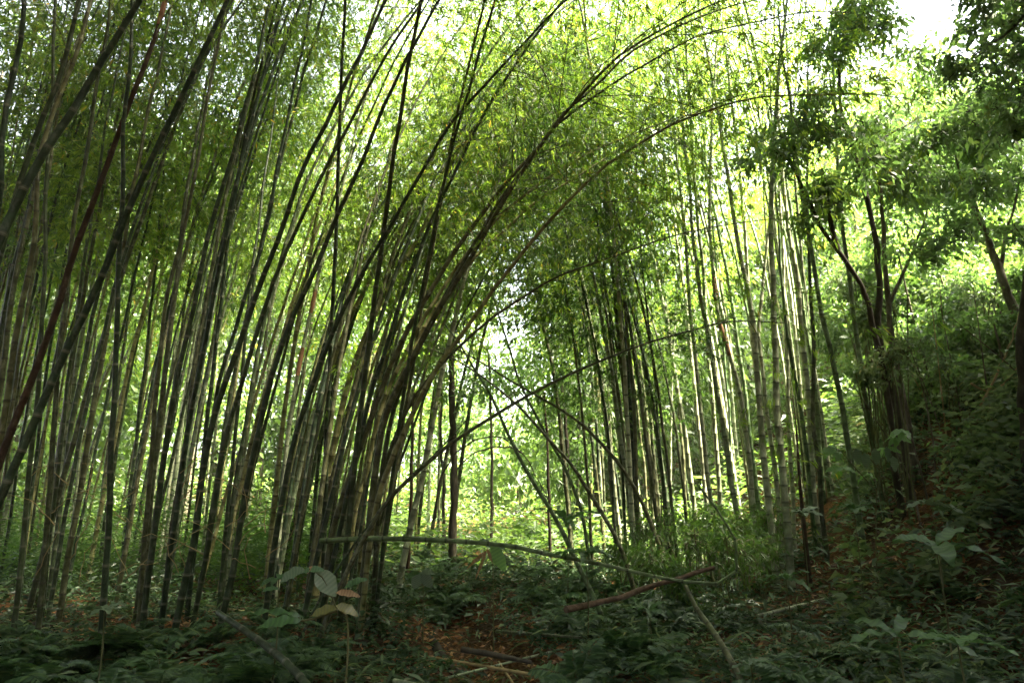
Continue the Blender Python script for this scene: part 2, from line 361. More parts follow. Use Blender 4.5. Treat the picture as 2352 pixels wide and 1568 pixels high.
def bamboo(C, r0, r1, cm, label, group, f0=0.45, dens=3.2, blen=1.5, leaf=0.15, lmat='bam_leaf', per=6, step=0.16,
           hero_br=0, inter=0.30, droop=0.45, ratio=0.075, jit=0.13, sheath=None, name='bamboo', keep=None):
    base = C[0].copy(); k_ = rng.normal(size=C.shape)*.026
    for _ in range(2): k_[1:-1] = (k_[:-2]+k_[1:-1]+k_[2:])/3
    C = C+k_*np.linspace(0, 1, len(C))[:, None]**.3; C[0] = base
    t = empty(name, base); tag(t, label, 'bamboo', group)
    P, R, ring = culm_rings(C, r0, r1, inter)
    dist = np.linalg.norm(base-CAM)
    MB().tube(P, R, 10 if dist < 9 else 8 if dist < 16 else 6, 0, ring).build('culm', M[cm], t, base)
    if f0 < 1:
        br = spray_points(C, f0, dens, blen, droop)
        if keep: br = [B for B in br if keep(B[3])] or br[-2:]
        br.sort(key=lambda B: -np.linalg.norm(B[-1]-B[0]))
        f = MB(); rb = max(0.004, min(0.010, r0*0.16))
        for q, B in enumerate(br):
            if q < hero_br:
                MB().tube(B, np.linspace(rb*1.1, rb*0.4, len(B)), 5).build('branch', M['twig'], t, base)
            else:
                f.tube(B[::2], np.linspace(rb*0.8, rb*0.3, 4), 3, 1, cap=False)
        foliage_on(f, br, step/Q, per, leaf, ratio, jit)
        f.build('foliage', [M[lmat], M['twig']], t, base)
    if sheath:
        d = np.r_[0, np.cumsum(np.linalg.norm(np.diff(C, axis=0), axis=1))]
        for s0, s1 in sheath:
            s = np.linspace(s0, s1, 6)*d[-1]
            S = np.stack([np.interp(s, d, C[:, k]) for k in range(3)], 1)
            rr = np.interp(s, d, np.linspace(r0, r1, len(d)))*np.array([1.12, 1.25, 1.28, 1.25, 1.2, 1.1])
            MB().tube(S, rr, 8).build('sheath', M['sheath'], t, base)
    return t

def to_ground(P):
    """extend the low end of a path down to the soil"""
    P = [np.array(p, float) for p in P]
    d = P[0]-P[1]; d /= np.linalg.norm(d)
    for _ in range(60):
        p = P[0]
        if p[2] < ground_z(p[0], p[1])-0.08: break
        d = d*0.92 + np.array([0, 0, -1.0])*0.16; d /= np.linalg.norm(d)
        P.insert(0, p+d*0.45)
    return np.array(P)

def arch_tip(P, ext, bend=0.16):
    P = list(P); d = P[-1]-P[-2]; d /= np.linalg.norm(d); n = int(ext/0.5)
    for _ in range(n):
        d = d + np.array([0, 0, -bend])*0.5; d /= np.linalg.norm(d)
        P.append(P[-1]+d*0.5)
    return np.array(P)

def traced(pts, d0, d1, ext=3.0, bend=0.16, ground=True):
    """cane through points of the photo (low end first), depth going from d0 to d1"""
    n = len(pts); pp = np.array(pts, float)
    ln = np.r_[0, np.cumsum(np.hypot(*np.diff(pp, axis=0).T))]; ln /= ln[-1]
    P = np.array([at(x, y, d0+(d1-d0)*f) for (x, y), f in zip(pts, ln)])
    C = spline(P, 0.35)
    if ground: C = to_ground(C)
    if ext > 0: C = arch_tip(C, ext, bend)
    return resample(C, 0.2)

HG = 'tall culms at the front of the left bamboo thicket'
AG = 'culms arching from the left thicket across the clearing'
RG = 'culms of the bamboo grove on the right'
CG = 'culms leaning across the middle of the clearing'
# points low end first; (points, depth low, depth high, px width, r1/r0, material, tip length, branches, f0, label, group, sheath)
HERO = [
 ([(0,1150),(70,990),(161,790),(237,625),(297,474),(373,312),(454,146),(524,0)], 6.0, 6.4, 22, .75, 'culm_dark', 3, 6, .62, 'thick smooth grey-green bamboo slanting from the lower left edge up across the dark thicket', HG, None),
 ([(0,549),(50,438),(146,272),(242,116),(322,0)], 4.8, 5.2, 28, .8, 'culm_dark', 3, 5, .7, 'thickest near-black bamboo slanting up from the left edge, nearest of all', HG, None),
 ([(-30,640),(0,400),(20,232),(45,110),(58,0)], 6.0, 6.2, 20, .8, 'culm_dark', 3, 4, .7, 'dark upright bamboo closest to the upper left corner', HG, None),
 ([(60,1180),(95,800),(108,480),(121,200),(126,0)], 8.5, 8.6, 12, .8, 'culm_dark', 4, 4, .6, 'slim straight dark bamboo just right of the upper left corner', HG, None),
 ([(-40,720),(40,443),(80,333),(121,217),(156,106),(186,0)], 6.6, 6.8, 19, .75, 'culm_dark', 3, 4, .65, 'dark bamboo slanting close beside the thickest near-black one, on its upper side', HG, None),
 ([(0,1010),(50,720),(85,480),(106,302),(171,136),(207,0)], 7.4, 7.6, 17, .75, 'culm_mid', 3, 5, .6, 'blotched dark bamboo bending right near its top, upper left', HG, None),
 ([(240,1330),(255,1050),(267,790),(277,504),(287,302),(297,151),(302,0)], 8.0, 8.0, 15, .75, 'culm_dark', 3, 6, .6, 'straight vertical black-green bamboo crossed by the slanting grey-green one', HG, None),
 ([(-30,1130),(50,930),(111,771),(166,605),(212,474),(272,302),(312,202),(353,100),(380,0)], 7.0, 7.2, 20, .7, 'culm_brown', 3, 4, .7, 'dark reddish brown dying bamboo with a peeling papery sheath near its top', HG, [(.70,.74)]),
 ([(105,1250),(130,900),(151,655),(171,504),(197,353),(227,176),(252,0)], 8.6, 8.6, 13, .75, 'culm_mid', 4, 5, .6, 'thin mottled bamboo rising left of the straight vertical black-green one', HG, None),
 ([(330,1300),(350,1000),(370,800),(393,640),(433,479),(459,353),(484,202),(504,65),(515,0)], 9.4, 9.4, 12, .7, 'culm_mid', 4, 6, .55, 'thin dark bamboo rising behind the upper half of the grey-green slanting one', HG, None),
 ([(345,1300),(370,1100),(400,900),(443,706),(484,529),(529,378),(585,166),(620,0)], 9.0, 9.2, 15, .75, 'culm_dark', 4, 7, .55, 'dark bamboo leaning right, left one of the close pair reaching the top edge', HG, None),
 ([(385,1320),(400,1200),(430,1000),(469,790),(514,544),(559,353),(605,176),(650,0)], 9.5, 9.7, 13, .75, 'culm_dark', 4, 7, .55, 'dark bamboo leaning right, right one of the close pair reaching the top edge', HG, None),
 ([(440,1330),(465,1120),(500,900),(554,706),(600,580),(635,403),(670,227),(711,15)], 10.5, 10.5, 12, .7, 'culm_dark', 4, 7, .5, 'dark bamboo whose top is wrapped in drooping leaf tufts', HG, None),
 ([(420,1350),(440,1250),(480,1000),(549,790),(600,650),(655,504),(716,343),(781,212),(831,116),(890,0)], 8.8, 9.2, 17, .65, 'culm_dark', 4, 8, .55, 'heavy dark bamboo curving right, leftmost of the three black culms under the top edge', HG, None),
 ([(460,1350),(480,1250),(520,1000),(580,800),(640,620),(720,440),(781,322),(821,252),(892,116),(972,0)], 9.4, 9.6, 13, .6, 'culm_dark', 4, 8, .55, 'dark bamboo curving right, middle of the three black culms under the top edge', HG, None),
 ([(520,1380),(540,1300),(560,1150),(600,950),(660,760),(720,620),(781,479),(811,418),(857,302),(902,202),(957,86),(1008,0)], 9.2, 9.4, 16, .55, 'culm_dark', 4, 9, .55, 'dark bamboo curving right, rightmost of the three black culms under the top edge', HG, None),
 ([(620,1330),(640,1200),(680,1000),(740,830),(781,731),(831,630),(882,544),(927,464),(978,378),(1018,312),(1063,252),(1129,181),(1209,96),(1300,0)], 9.8, 9.8, 13, .4, 'culm_dark', 3, 9, .5, 'slender dark bamboo arching alone against the bright canopy up to the top edge', AG, None),
 ([(750,1330),(770,1200),(830,1020),(890,860),(932,766),(973,696),(1013,635),(1053,564),(1104,494),(1164,418),(1219,358),(1275,287),(1315,242),(1376,186),(1441,121),(1560,60)], 10.6, 10.4, 15, .35, 'culm_mid', 2, 9, .5, 'long mottled bamboo arching through the bright canopy, topmost of the close bundle of three', AG, None),
 ([(835,1350),(850,1200),(880,980),(930,860),(993,741),(1043,655),(1093,570),(1144,484),(1214,373),(1285,272),(1396,151),(1500,80)], 10.2, 10.0, 17, .35, 'culm_mid', 2, 9, .5, 'thick brownish bamboo arching in the middle of the close bundle of three', AG, None),
 ([(860,1330),(870,1150),(900,950),(960,800),(1030,670),(1110,520),(1190,400),(1275,292),(1345,237),(1426,181),(1487,146),(1571,96),(1680,60)], 10.4, 10.2, 12, .35, 'culm_mid', 2, 9, .5, 'mottled bamboo splitting from the bundle of three and arching lowest toward the right', AG, None),
 ([(840,1340),(850,1250),(880,1100),(930,980),(1000,850),(1053,781),(1109,701),(1159,630),(1214,559),(1265,504),(1310,454),(1366,408),(1436,353),(1517,302),(1571,272),(1700,230),(1870,215)], 10.0, 9.6, 13, .3, 'culm_yellow', 1.5, 9, .5, 'single olive bamboo arching widest of all, its thin tip almost level at right', AG, None),
 ([(830,1250),(840,1100),(870,950),(940,790),(1000,690),(1063,595),(1134,509),(1174,474),(1235,428),(1325,368),(1426,318)], 11.6, 11.4, 12, .4, 'culm_yellow', 2, 5, .55, 'pale yellowish bamboo arching behind the bundle of three, upper of two', AG, None),
 ([(805,1260),(820,1150),(880,960),(950,800),(1008,696),(1083,600),(1154,534),(1225,469),(1310,413),(1421,343)], 12.0, 11.8, 12, .4, 'culm_yellow', 2, 5, .55, 'pale yellowish bamboo arching behind the bundle of three, lower of two', AG, None),
 ([(830,1330),(850,1200),(880,1080),(930,950),(1000,850),(1078,776),(1149,716),(1235,660),(1310,620),(1411,585),(1480,560)], 10.8, 10.6, 10, .35, 'culm_mid', 2, 6, .6, 'thin bamboo bowing low to the right beneath all the other arches', AG, None),
 ([(920,1330),(942,1210),(972,1083),(998,947),(1033,781),(1070,640)], 12.5, 12.6, 16, .8, 'culm_pale', 4, 4, .6, 'straight pale grey bamboo at the right edge of the left thicket', HG, None),
 ([(735,1250),(760,1050),(810,850),(857,731),(907,630),(957,554),(1003,454),(1040,380)], 13.0, 13.0, 17, .6, 'culm_yellow', 3, 5, .55, 'stout yellow-green mottled bamboo leaning right behind the dark culms', AG, None),
 ([(680,1250),(700,1050),(760,850),(806,731),(846,655),(897,559),(947,494),(1010,400)], 13.4, 13.4, 14, .6, 'culm_yellow', 3, 5, .55, 'yellow-green bamboo leaning right beside the stout mottled one, to its left', AG, None),
 ([(640,1250),(655,1050),(690,830),(730,640),(775,470),(810,330)], 12.4, 12.6, 12, .7, 'culm_pale', 4, 5, .55, 'pale bamboo partly wrapped in an orange papery sheath amid dark culms', HG, [(.33,.37), (.42,.455)]),
 ([(846,1215),(860,1180),(950,1090),(1060,1000),(1200,915),(1340,845),(1500,785),(1640,745),(1730,738)], 8.6, 9.4, 11, .5, 'culm_mid', 0.5, 4, .8, 'long mossy fallen bamboo leaning low across the middle toward the right grove', CG, None),
 ([(830,1225),(846,1204),(932,1108),(1018,1022),(1080,960)], 8.8, 9.3, 6, .5, 'culm_dark', 0, 0, 1, 'thin short bamboo just above the low end of the long leaning one', CG, None),
 ([(1365,1375),(1315,1274),(1275,1188),(1235,1123),(1184,1032),(1134,927),(1063,801)], 9.5, 10.0, 12, .6, 'culm_green', .5, 4, .8, 'green bamboo leaning steeply left across the bright gap, steepest of the crossing ones', CG, None),
 ([(1450,1330),(1426,1259),(1385,1183),(1325,1083),(1260,1008),(1199,937),(1129,877),(1048,826)], 11.0, 11.4, 11, .5, 'culm_mid', .5, 3, .8, 'mottled bamboo leaning left in a curve, middle of the crossing ones', CG, None),
 ([(1532,1300),(1492,1194),(1461,1123),(1401,1043),(1345,982),(1265,927),(1174,872),(1078,816)], 12.0, 12.6, 11, .5, 'culm_mid', .5, 3, .8, 'slim bamboo leaning left lowest of the crossing ones, from the right grove', CG, None),
 ([(1345,1220),(1340,1180),(1290,1060),(1240,970),(1194,880),(1164,781),(1140,700)], 12.5, 12.8, 8, .6, 'culm_green', 2, 3, .6, 'thin green bamboo standing behind the crossing ones beside the sky gap', CG, None),
 # right grove
 ([(1640,1260),(1632,1134),(1625,1083),(1610,932),(1592,781),(1578,600),(1560,420)], 13.0, 13.0, 11, .7, 'culm_pale', 4, 4, .6, 'pale ringed bamboo at the left side of the bright row in the right grove', RG, None),
 ([(1706,1270),(1698,1210),(1688,1159),(1668,1033),(1648,907),(1628,781),(1607,670),(1590,500)], 12.6, 12.6, 13, .7, 'culm_pale', 4, 4, .6, 'pale bamboo with crowded dark rings, second of the bright row', RG, None),
 ([(1738,1260),(1730,1150),(1718,1018),(1698,892),(1665,781),(1648,706),(1632,504),(1632,393)], 12.8, 13.0, 12, .7, 'culm_pale', 4, 4, .6, 'pale bamboo with an orange-red sheath along its side in the right grove', RG, [(.36,.42), (.45,.49)]),
 ([(1780,1300),(1776,1260),(1764,1134),(1748,982),(1736,786),(1723,690),(1698,570),(1678,454),(1663,353)], 12.2, 12.6, 16, .65, 'culm_pale', 4, 4, .62, 'whitish bamboo leaning left high above the grove, tallest bare stem', RG, None),
 ([(1792,1220),(1784,1109),(1764,973),(1743,781),(1743,731),(1759,580),(1774,454),(1784,418)], 13.2, 13.4, 11, .7, 'culm_pale', 4, 4, .6, 'thin pale bamboo curving right at its top behind the whitish leaning one', RG, None),
 ([(1815,1300),(1812,1260),(1801,1134),(1789,983),(1779,786),(1776,655),(1771,504),(1774,383)], 11.8, 12.0, 18, .7, 'culm_pale', 4, 4, .62, 'thickest and brightest whitish upright bamboo of the right grove', RG, None),
 ([(1822,1180),(1819,1108),(1811,957),(1806,781),(1800,620),(1792,454)], 13.6, 13.6, 10, .7, 'culm_pale', 4, 3, .6, 'thin pale bamboo close on the right of the thickest whitish one', RG, None),
 ([(1872,1240),(1864,1154),(1854,1063),(1837,932),(1814,806),(1800,700),(1790,560)], 12.8, 13.0, 10, .7, 'culm_green', 4, 3, .6, 'thin fresh green bamboo between pale ones in the right grove', RG, None),
 ([(1878,1220),(1869,1134),(1859,957),(1844,781),(1829,630),(1809,504),(1799,383)], 13.0, 13.2, 15, .7, 'culm_pale', 4, 4, .62, 'stout pale green ringed bamboo leaning slightly left near the tree', RG, None),
 ([(1895,1240),(1887,1170),(1879,1083),(1867,932),(1869,781),(1860,640),(1855,480)], 12.2, 12.3, 11, .7, 'culm_mid', 4, 3, .6, 'grey-green dull bamboo at the shaded right end of the pale row', RG, None),
 ([(1985,1270),(1975,1200),(1965,1134),(1945,1008),(1930,907),(1905,781),(1895,756),(1874,645),(1854,534),(1840,430)], 11.6, 11.8, 14, .7, 'culm_green', 4, 4, .62, 'smooth green bamboo standing apart, left of the two beside the tree trunks', RG, None),
 ([(2042,1240),(2030,1174),(2018,1108),(2006,1033),(1990,932),(1968,781),(1950,635),(1935,529),(1927,418)], 12.0, 12.2, 13, .7, 'culm_green', 4, 3, .62, 'smooth blue-green bamboo standing apart, right of the two beside the tree trunks', RG, None),
 ([(1846,1180),(1839,1108),(1830,1030),(1824,957),(1818,900)], 11.6, 11.6, 13, .12, 'culm_brown', 0, 0, 1, 'short dark red bamboo shoot still in its sheath in the right grove', RG, None),
]
PX = 1568.0
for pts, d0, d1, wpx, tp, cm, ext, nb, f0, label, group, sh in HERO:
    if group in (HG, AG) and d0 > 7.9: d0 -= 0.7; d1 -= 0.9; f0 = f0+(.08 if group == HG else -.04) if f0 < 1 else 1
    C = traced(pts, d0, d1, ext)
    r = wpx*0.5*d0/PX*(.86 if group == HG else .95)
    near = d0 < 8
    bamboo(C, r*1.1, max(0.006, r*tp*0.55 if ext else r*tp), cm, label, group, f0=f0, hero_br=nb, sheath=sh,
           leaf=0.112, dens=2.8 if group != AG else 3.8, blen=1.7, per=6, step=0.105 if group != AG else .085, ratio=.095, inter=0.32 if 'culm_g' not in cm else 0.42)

def grown(x, y, az, t0, t1, L, p=1.7):
    """cane grown from the soil: lean t0 at the foot bending over to t1 at the tip, towards azimuth az (0 = +X)"""
    n = int(L/0.2)+1; s = np.linspace(0, 1, n)
    tl = np.radians(t0 + (t1-t0)*s**p); a = np.radians(az) + 0.25*np.sin(s*3+random.uniform(0, 6))*s
    d = np.stack([np.cos(a)*np.sin(tl), np.sin(a)*np.sin(tl), np.cos(tl)], 1)*(L/(n-1))
    C = np.cumsum(d, 0); C = C - C[0] + np.array([x, y, float(ground_z(x, y))-0.1])
    return C

def corridor(p):
    """the open lane down the middle of the clearing"""
    return -.035*p[1]-.2 < p[0] < .05*p[1]+.2 and 1.7+.07*p[1] < p[2] < 1.7+.22*p[1]
# crowded canes of the left thicket
for k in range(134):
    d = random.uniform(9.0, 18.0); u = random.uniform(-190, 880)
    if d < 11 and 250 < u < 330: u += 100
    t = max(0, u/880)
    x = (u-1176)/1568*d*0.99
    front = d < 12
    t0 = -1 + 10*t**1.5 + random.gauss(0, 3.2); t1 = 16+50*t + random.gauss(0, 9)
    C = grown(x, d, random.gauss(8, 40), t0, t1, random.uniform(12, 17), 1.9)
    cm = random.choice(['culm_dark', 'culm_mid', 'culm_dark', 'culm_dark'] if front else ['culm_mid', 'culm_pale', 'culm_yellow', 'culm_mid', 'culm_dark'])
    bamboo(C, random.uniform(.024, .048), .010, cm,
           'slender bamboo crowded into the front rows of the dark left thicket' if front else 'slender bamboo crowded deep inside the left thicket, backlit by green leaves',
           'front row culms of the left thicket' if front else 'inner culms of the left thicket',
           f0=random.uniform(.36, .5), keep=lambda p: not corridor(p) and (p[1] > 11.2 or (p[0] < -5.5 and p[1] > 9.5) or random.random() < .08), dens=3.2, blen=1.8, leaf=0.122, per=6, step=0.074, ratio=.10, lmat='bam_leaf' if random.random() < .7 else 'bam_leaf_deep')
# bamboo beyond the left thicket
for k in range(28):
    d = random.uniform(17.5, 30); u = random.uniform(-150, 1050)
    x = (u-1176)/1568*d
    C = grown(x, d, random.gauss(10, 50), random.gauss(3, 2.5), random.uniform(30, 65), random.uniform(15, 24), 2.0)
    bamboo(C, random.uniform(.04, .06), .012, random.choice(['culm_pale', 'culm_yellow', 'culm_mid']),
           'distant pale bamboo standing behind the left thicket', 'distant culms behind the left thicket',
           f0=.25, keep=lambda p: not corridor(p), dens=2.2, blen=2.0, leaf=0.23, per=6, step=0.16, ratio=.105)
# right grove
for k in range(48):
    d = random.uniform(12.2, 19); u = random.uniform(1290, 1900)
    if d < 13.5 and u > 1580: d += 2.5
    x = (u-1176)/1568*d
    C = grown(x, d, random.gauss(190, 40), random.gauss(3, 2), random.uniform(30, 62), random.uniform(11, 15) if u < 1590 else random.uniform(15, 18.5), 2.3)
    left = u < 1590
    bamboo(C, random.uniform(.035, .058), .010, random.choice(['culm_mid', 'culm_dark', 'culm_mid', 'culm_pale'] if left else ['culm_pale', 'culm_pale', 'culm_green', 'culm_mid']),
           'thin shaded bamboo among the dark culms at the left of the right grove' if left else 'pale bamboo standing behind the bright front row of the right grove',
           'shaded culms of the right grove' if left else 'rear culms of the right grove',
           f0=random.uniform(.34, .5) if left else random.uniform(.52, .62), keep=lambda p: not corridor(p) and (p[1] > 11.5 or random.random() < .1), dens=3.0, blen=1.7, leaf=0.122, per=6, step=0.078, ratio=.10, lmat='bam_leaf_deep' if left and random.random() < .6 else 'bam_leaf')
for k in range(28):
    d = random.uniform(18, 30); u = random.uniform(1320, 1830)
    x = (u-1176)/1568*d
    C = grown(x, d, random.gauss(200, 60), random.gauss(3, 2), random.uniform(35, 65), random.uniform(16, 23), 2.0)
    bamboo(C, random.uniform(.04, .06), .012, random.choice(['culm_pale', 'culm_yellow', 'culm_mid']),
           'distant pale bamboo far behind the right grove', 'distant culms behind the right grove',
           f0=.3, keep=lambda p: not corridor(p), dens=2.4, blen=2.1, leaf=0.23, per=6, step=0.16, ratio=.105)

# unseen forest added behind, left and overhead to block sun and sky
def shade_forest():
    f = MB()
    def mass(x0, x1, y0, y1, zlo, zhi, n, leaf=.42):
        x = rng.uniform(x0, x1, n); y = rng.uniform(y0, y1, n)
        lo = zlo(x, y); hi = zhi(x, y); z = lo+(hi-lo)*rng.random(n)
        P = np.stack([x, y, z], -1); P = np.repeat(P, 6, 0); m = len(P)
        P = P+rng.normal(size=(m, 3))*.3; D = rng.normal(size=(m, 3))+np.array([0, 0, -.4])
        f.leaves(P, D, leaf*rng.uniform(.6, 1.3, m), .16)
    over = lambda x, y: np.maximum(8.5, 1.7+.86*(y+1)+1.2+.15*np.abs(x)*0)
    mass(-26, -1.0, 1, 15, over, lambda x, y: over(x, y)+3, 14000)
    mass(-24, -3.5, 15, 23, over, lambda x, y: over(x, y)+3, 4500)          # above the left thicket
    mass(-26, 26, -18, 1.5, lambda x, y: x*0+8.5, lambda x, y: x*0+12.5, 19000)  # above and behind
    mass(-30, 30, -22, -15, lambda x, y: x*0+.2, lambda x, y: x*0+12, 11000)   # behind
    mass(-28, -20, -18, 14, lambda x, y: x*0+.2, lambda x, y: x*0+14, 10000)   # far left
    mass(15, 26, -18, 9, lambda x, y: ground_z(x, y), lambda x, y: ground_z(x, y)+8, 4000)  # slope behind right
    mass(-1, 16, 1.5, 8.6, lambda x, y: np.maximum(9.5, 2.9+.86*(y+1)), lambda x, y: np.maximum(9.5, 2.9+.86*(y+1))+3, 6500)  # added roof keeping sun and sky off the right foreground
    mass(-2, 8.5, 8.6, 11.8, lambda x, y: 2.9+.86*(y+1), lambda x, y: 2.9+.86*(y+1)+2.5, 500)
    mass(6.0, 9.6, 9.0, 11.8, lambda x, y: 2.9+.86*(y+1), lambda x, y: 2.9+.86*(y+1)+2.5, 420)
    mass(9.6, 17, 7.5, 12.5, lambda x, y: np.maximum(9.0, ground_z(x, y)+1.5), lambda x, y: np.maximum(9.0, ground_z(x, y)+1.5)+4, 1700)  # added leaves over the slope, shading the feet of the grove
    for q in range(5):
        y = random.uniform(-2, 13); x = .86*y+random.uniform(3.5, 8)
        mass(x-1.6, x+1.6, y-1.6, y+1.6, lambda a, b: ground_z(a, b)+1.5, lambda a, b: ground_z(a, b)+6, 260)
    for k in range(70):
        x, y = random.uniform(-28, 26), random.uniform(-21, -5)
        f.tube(grown(x, y, random.uniform(0, 360), 2, 30, 12)[::6], .05, 5, 1)
    tag(f.build('unseen_shade_forest', [M['shade_leaf'], M['culm_mid']]), kind='stuff')
shade_forest()

for k in range(7):
    d = random.uniform(12.3, 14.5); u = random.uniform(1320, 1570); x = (u-1176)/1568*d
    C = grown(x, d, random.gauss(190, 60), random.gauss(2, 2), random.uniform(45, 80), random.uniform(8.5, 11.5), 2.0)
    bamboo(C, .034, .008, random.choice(['culm_mid', 'culm_dark']), 'short bushy bamboo with dark drooping leaves in the left part of the right grove', 'bushy culms of the right grove',
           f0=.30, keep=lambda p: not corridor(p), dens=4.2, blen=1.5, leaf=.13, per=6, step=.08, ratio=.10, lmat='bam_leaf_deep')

# ---------------------------------------------------------------- broadleaf trees
def blob_leaves(mb, c, r, n, leaf, ratio=0.2, six=False, down=0.35, matl=0, clump=10):
    """leaf clumps spread through a lumpy ball"""
    nc = max(1, n//clump)
    v = rng.normal(size=(nc, 3)); v /= np.linalg.norm(v, axis=1)[:, None]
    rad = rng.random(nc)**0.6*1.15
    lump = 1+0.45*np.sin(v[:, 0]*6+c[0]*3)*np.sin(v[:, 1]*5+c[2]*3) + 0.35*np.sin(v[:, 2]*7+c[1]*2+v[:, 0]*4)
    P = np.asarray(c)+v*(rad*lump)[:, None]*np.asarray(r)
    P = np.repeat(P, clump, 0); D = np.repeat(v, clump, 0)
    m = len(P)
    P = P + rng.normal(size=(m, 3))*leaf*1.3
    D = D*0.5 + rng.normal(size=(m, 3))*0.8 + np.array([0, 0, -down])
    mb.leaves(P, D, leaf*rng.uniform(0.6, 1.3, m), ratio, matl, six, 0.12)

def tree(name, trunk, r0, r1, limbs, blobs, bark, leafm, label, group=None, leaf=0.16, ratio=0.2, six=False, cat='tree'):
    base = trunk[0]
    t = empty(name, base); tag(t, label, cat, group)
    R = np.linspace(r0, r1, len(trunk))*(1+0.10*np.sin(np.arange(len(trunk))*1.7))
    R[0] *= 1.35
    MB().tube(trunk, R, 9).build('trunk', M[bark], t, base)
    for lp, a, b_ in limbs:
        MB().tube(lp, np.linspace(a, b_, len(lp)), 7).build('limb', M[bark], t, base)
    if blobs:
        f = MB()
        for c, r, n in blobs:
            if leafm == 'tree_leaf':
                for _ in range(4):
                    k = random.uniform(.4, .75); twig_crown(f, c+rng.normal(size=3)*r*.62, r*np.array([k, k, k*random.uniform(.7, 1.5)]), int(n*Q/4), leaf, ratio)
            else: blob_leaves(f, c, r, int(n*Q), leaf, ratio, six)
        f.build('crown', [M[leafm], M['bark_dark']], t, base)
    return t

def twig_crown(f, c, r, n, leaf, ratio):
    """leafy twigs reaching out through a lumpy crown"""
    c = np.asarray(c); nt_ = max(3, n//38)
    for q in range(nt_):
        v = rng.normal(size=3); v[2] = v[2]*.8+.15; v /= np.linalg.norm(v)
        a = c+rng.normal(size=3)*r*.22; b_ = c+v*r*random.uniform(.5, 1.35)
        t_ = np.linspace(0, 1, 6)[:, None]
        L_ = np.linalg.norm(b_-a)
        B = a+(b_-a)*t_+np.array([0, 0, -1.0])*.30*L_*t_**2+rng.normal(size=(6, 3))*.05*L_
        f.tube(B, np.linspace(.011, .004, 6), 3, 1, cap=False)
        k = 38; u = (.15+.85*rng.random(k)**.8)*4.999; i0 = u.astype(int); fr = (u-i0)[:, None]
        P = B[i0]*(1-fr)+B[i0+1]*fr + rng.normal(size=(k, 3))*leaf*.75
        D = (B[i0+1]-B[i0])/L_*2.0 + rng.normal(size=(k, 3))*.6+np.array([0, 0, -.35])
        f.leaves(P, D, leaf*rng.uniform(.6, 1.3, k), ratio, 0, False, .12, rnd=np.clip(random.random()*.6+rng.random(k)*.4, 0, 1))

def tr(pts, d0, d1, ground=True, step=0.3):
    ln = np.linspace(0, 1, len(pts))
    P = np.array([at(x, y, d0+(d1-d0)*f) for (x, y), f in zip(pts, ln)])
    C = spline(P, step)
    if ground: C = resample(to_ground(C), step)
    C[1:-1] += rng.normal(size=C[1:-1].shape)*0.012
    return C
def blob(x, y, d, rpx, n): r = rpx/PX*d*1.2; n = int(n*.85); return (at(x, y, d), np.array([r, r*1.1, r*0.8]), n)

tree('forest_tree', tr([(2062,968),(2046,882),(2020,781),(2016,731),(2020,630),(2005,529),(1990,454),(1970,378),(1955,302),(1932,252),(1927,136)], 11.7, 11.3), 0.08, .026,
     [(tr([(1958,312),(1925,270),(1912,230),(1905,170)], 11.4, 11.3, False), .035, .012), (tr([(1990,454),(1975,400),(1960,395)], 11.4, 11.1, False), .03, .01),
      (tr([(1970,378),(2010,330),(2060,300),(2110,270)], 11.4, 11.7, False), .03, .01)],
     [blob(1930,30,11.3,90,1500), blob(1960,60,11.5,30,300), blob(1930,150,11.6,40,300), blob(2060,310,11.7,80,1300), blob(1990,350,11.7,50,400), blob(2110,280,11.9,80,1300)],
     'bark_dark', 'tree_leaf', 'dark forked tree rising into the open sky at upper right', leaf=.15)
tree('forest_tree', tr([(2040,930),(2030,860),(2000,731),(1960,625),(1905,549),(1874,494),(1844,433),(1814,368),(1784,348)], 11.3, 10.5), 0.062, .025,
     [(tr([(1925,575),(1910,524),(1895,454),(1892,413)], 10.9, 10.7, False), .05, .03), (tr([(1814,368),(1800,330),(1790,300)], 10.6, 10.6, False), .03, .01)],
     [blob(1790,320,10.5,60,120), blob(1840,285,10.5,80,170), blob(1880,320,10.7,80,170), blob(1815,255,10.5,60,90), blob(1880,420,10.7,50,500), blob(1900,480,10.9,40,300)],
     'bark_dark', 'tree_leaf', 'crooked tree leaning left with a small leafy top in front of the bamboo grove', leaf=.15)
tree('forest_tree', tr([(2090,1010),(2076,932),(2050,800),(2040,700),(2030,560),(2020,420)], 12.3, 12.1), 0.072, .03,
     [(tr([(2040,700),(2080,620),(2110,540),(2130,480)], 12.3, 12.5, False), .04, .012)],
     [blob(2060,430,12.3,80,1400), blob(2130,470,12.5,80,1400), blob(2110,390,12.5,90,1600), blob(2060,560,12.5,60,700), blob(2150,560,12.7,70,900)],
     'bark', 'tree_leaf', 'brown barked tree close on the right of the forked one, roots on the slope', leaf=.15)
tree('forest_tree', tr([(2400,880),(2350,760),(2328,706),(2298,630),(2268,544),(2232,469),(2207,408)], 13.0, 13.5), .11, .04,
     [(tr([(2232,469),(2200,380),(2190,330)], 13.5, 13.6, False), .04, .015), (tr([(2298,630),(2310,540),(2330,470),(2345,400)], 13.2, 13.2, False), .04, .015)],
     [blob(2190,350,13.6,100,2000), blob(2250,290,13.8,100,1800), blob(2170,250,14,80,1300), blob(2230,430,13.5,70,1000), blob(2330,400,13.3,90,1500), blob(2340,540,13.3,80,1200), blob(2260,200,13.8,80,1200)],
     'bark', 'tree_leaf', 'grey mottled tree leaning left from the right edge of the hillside', leaf=.16)
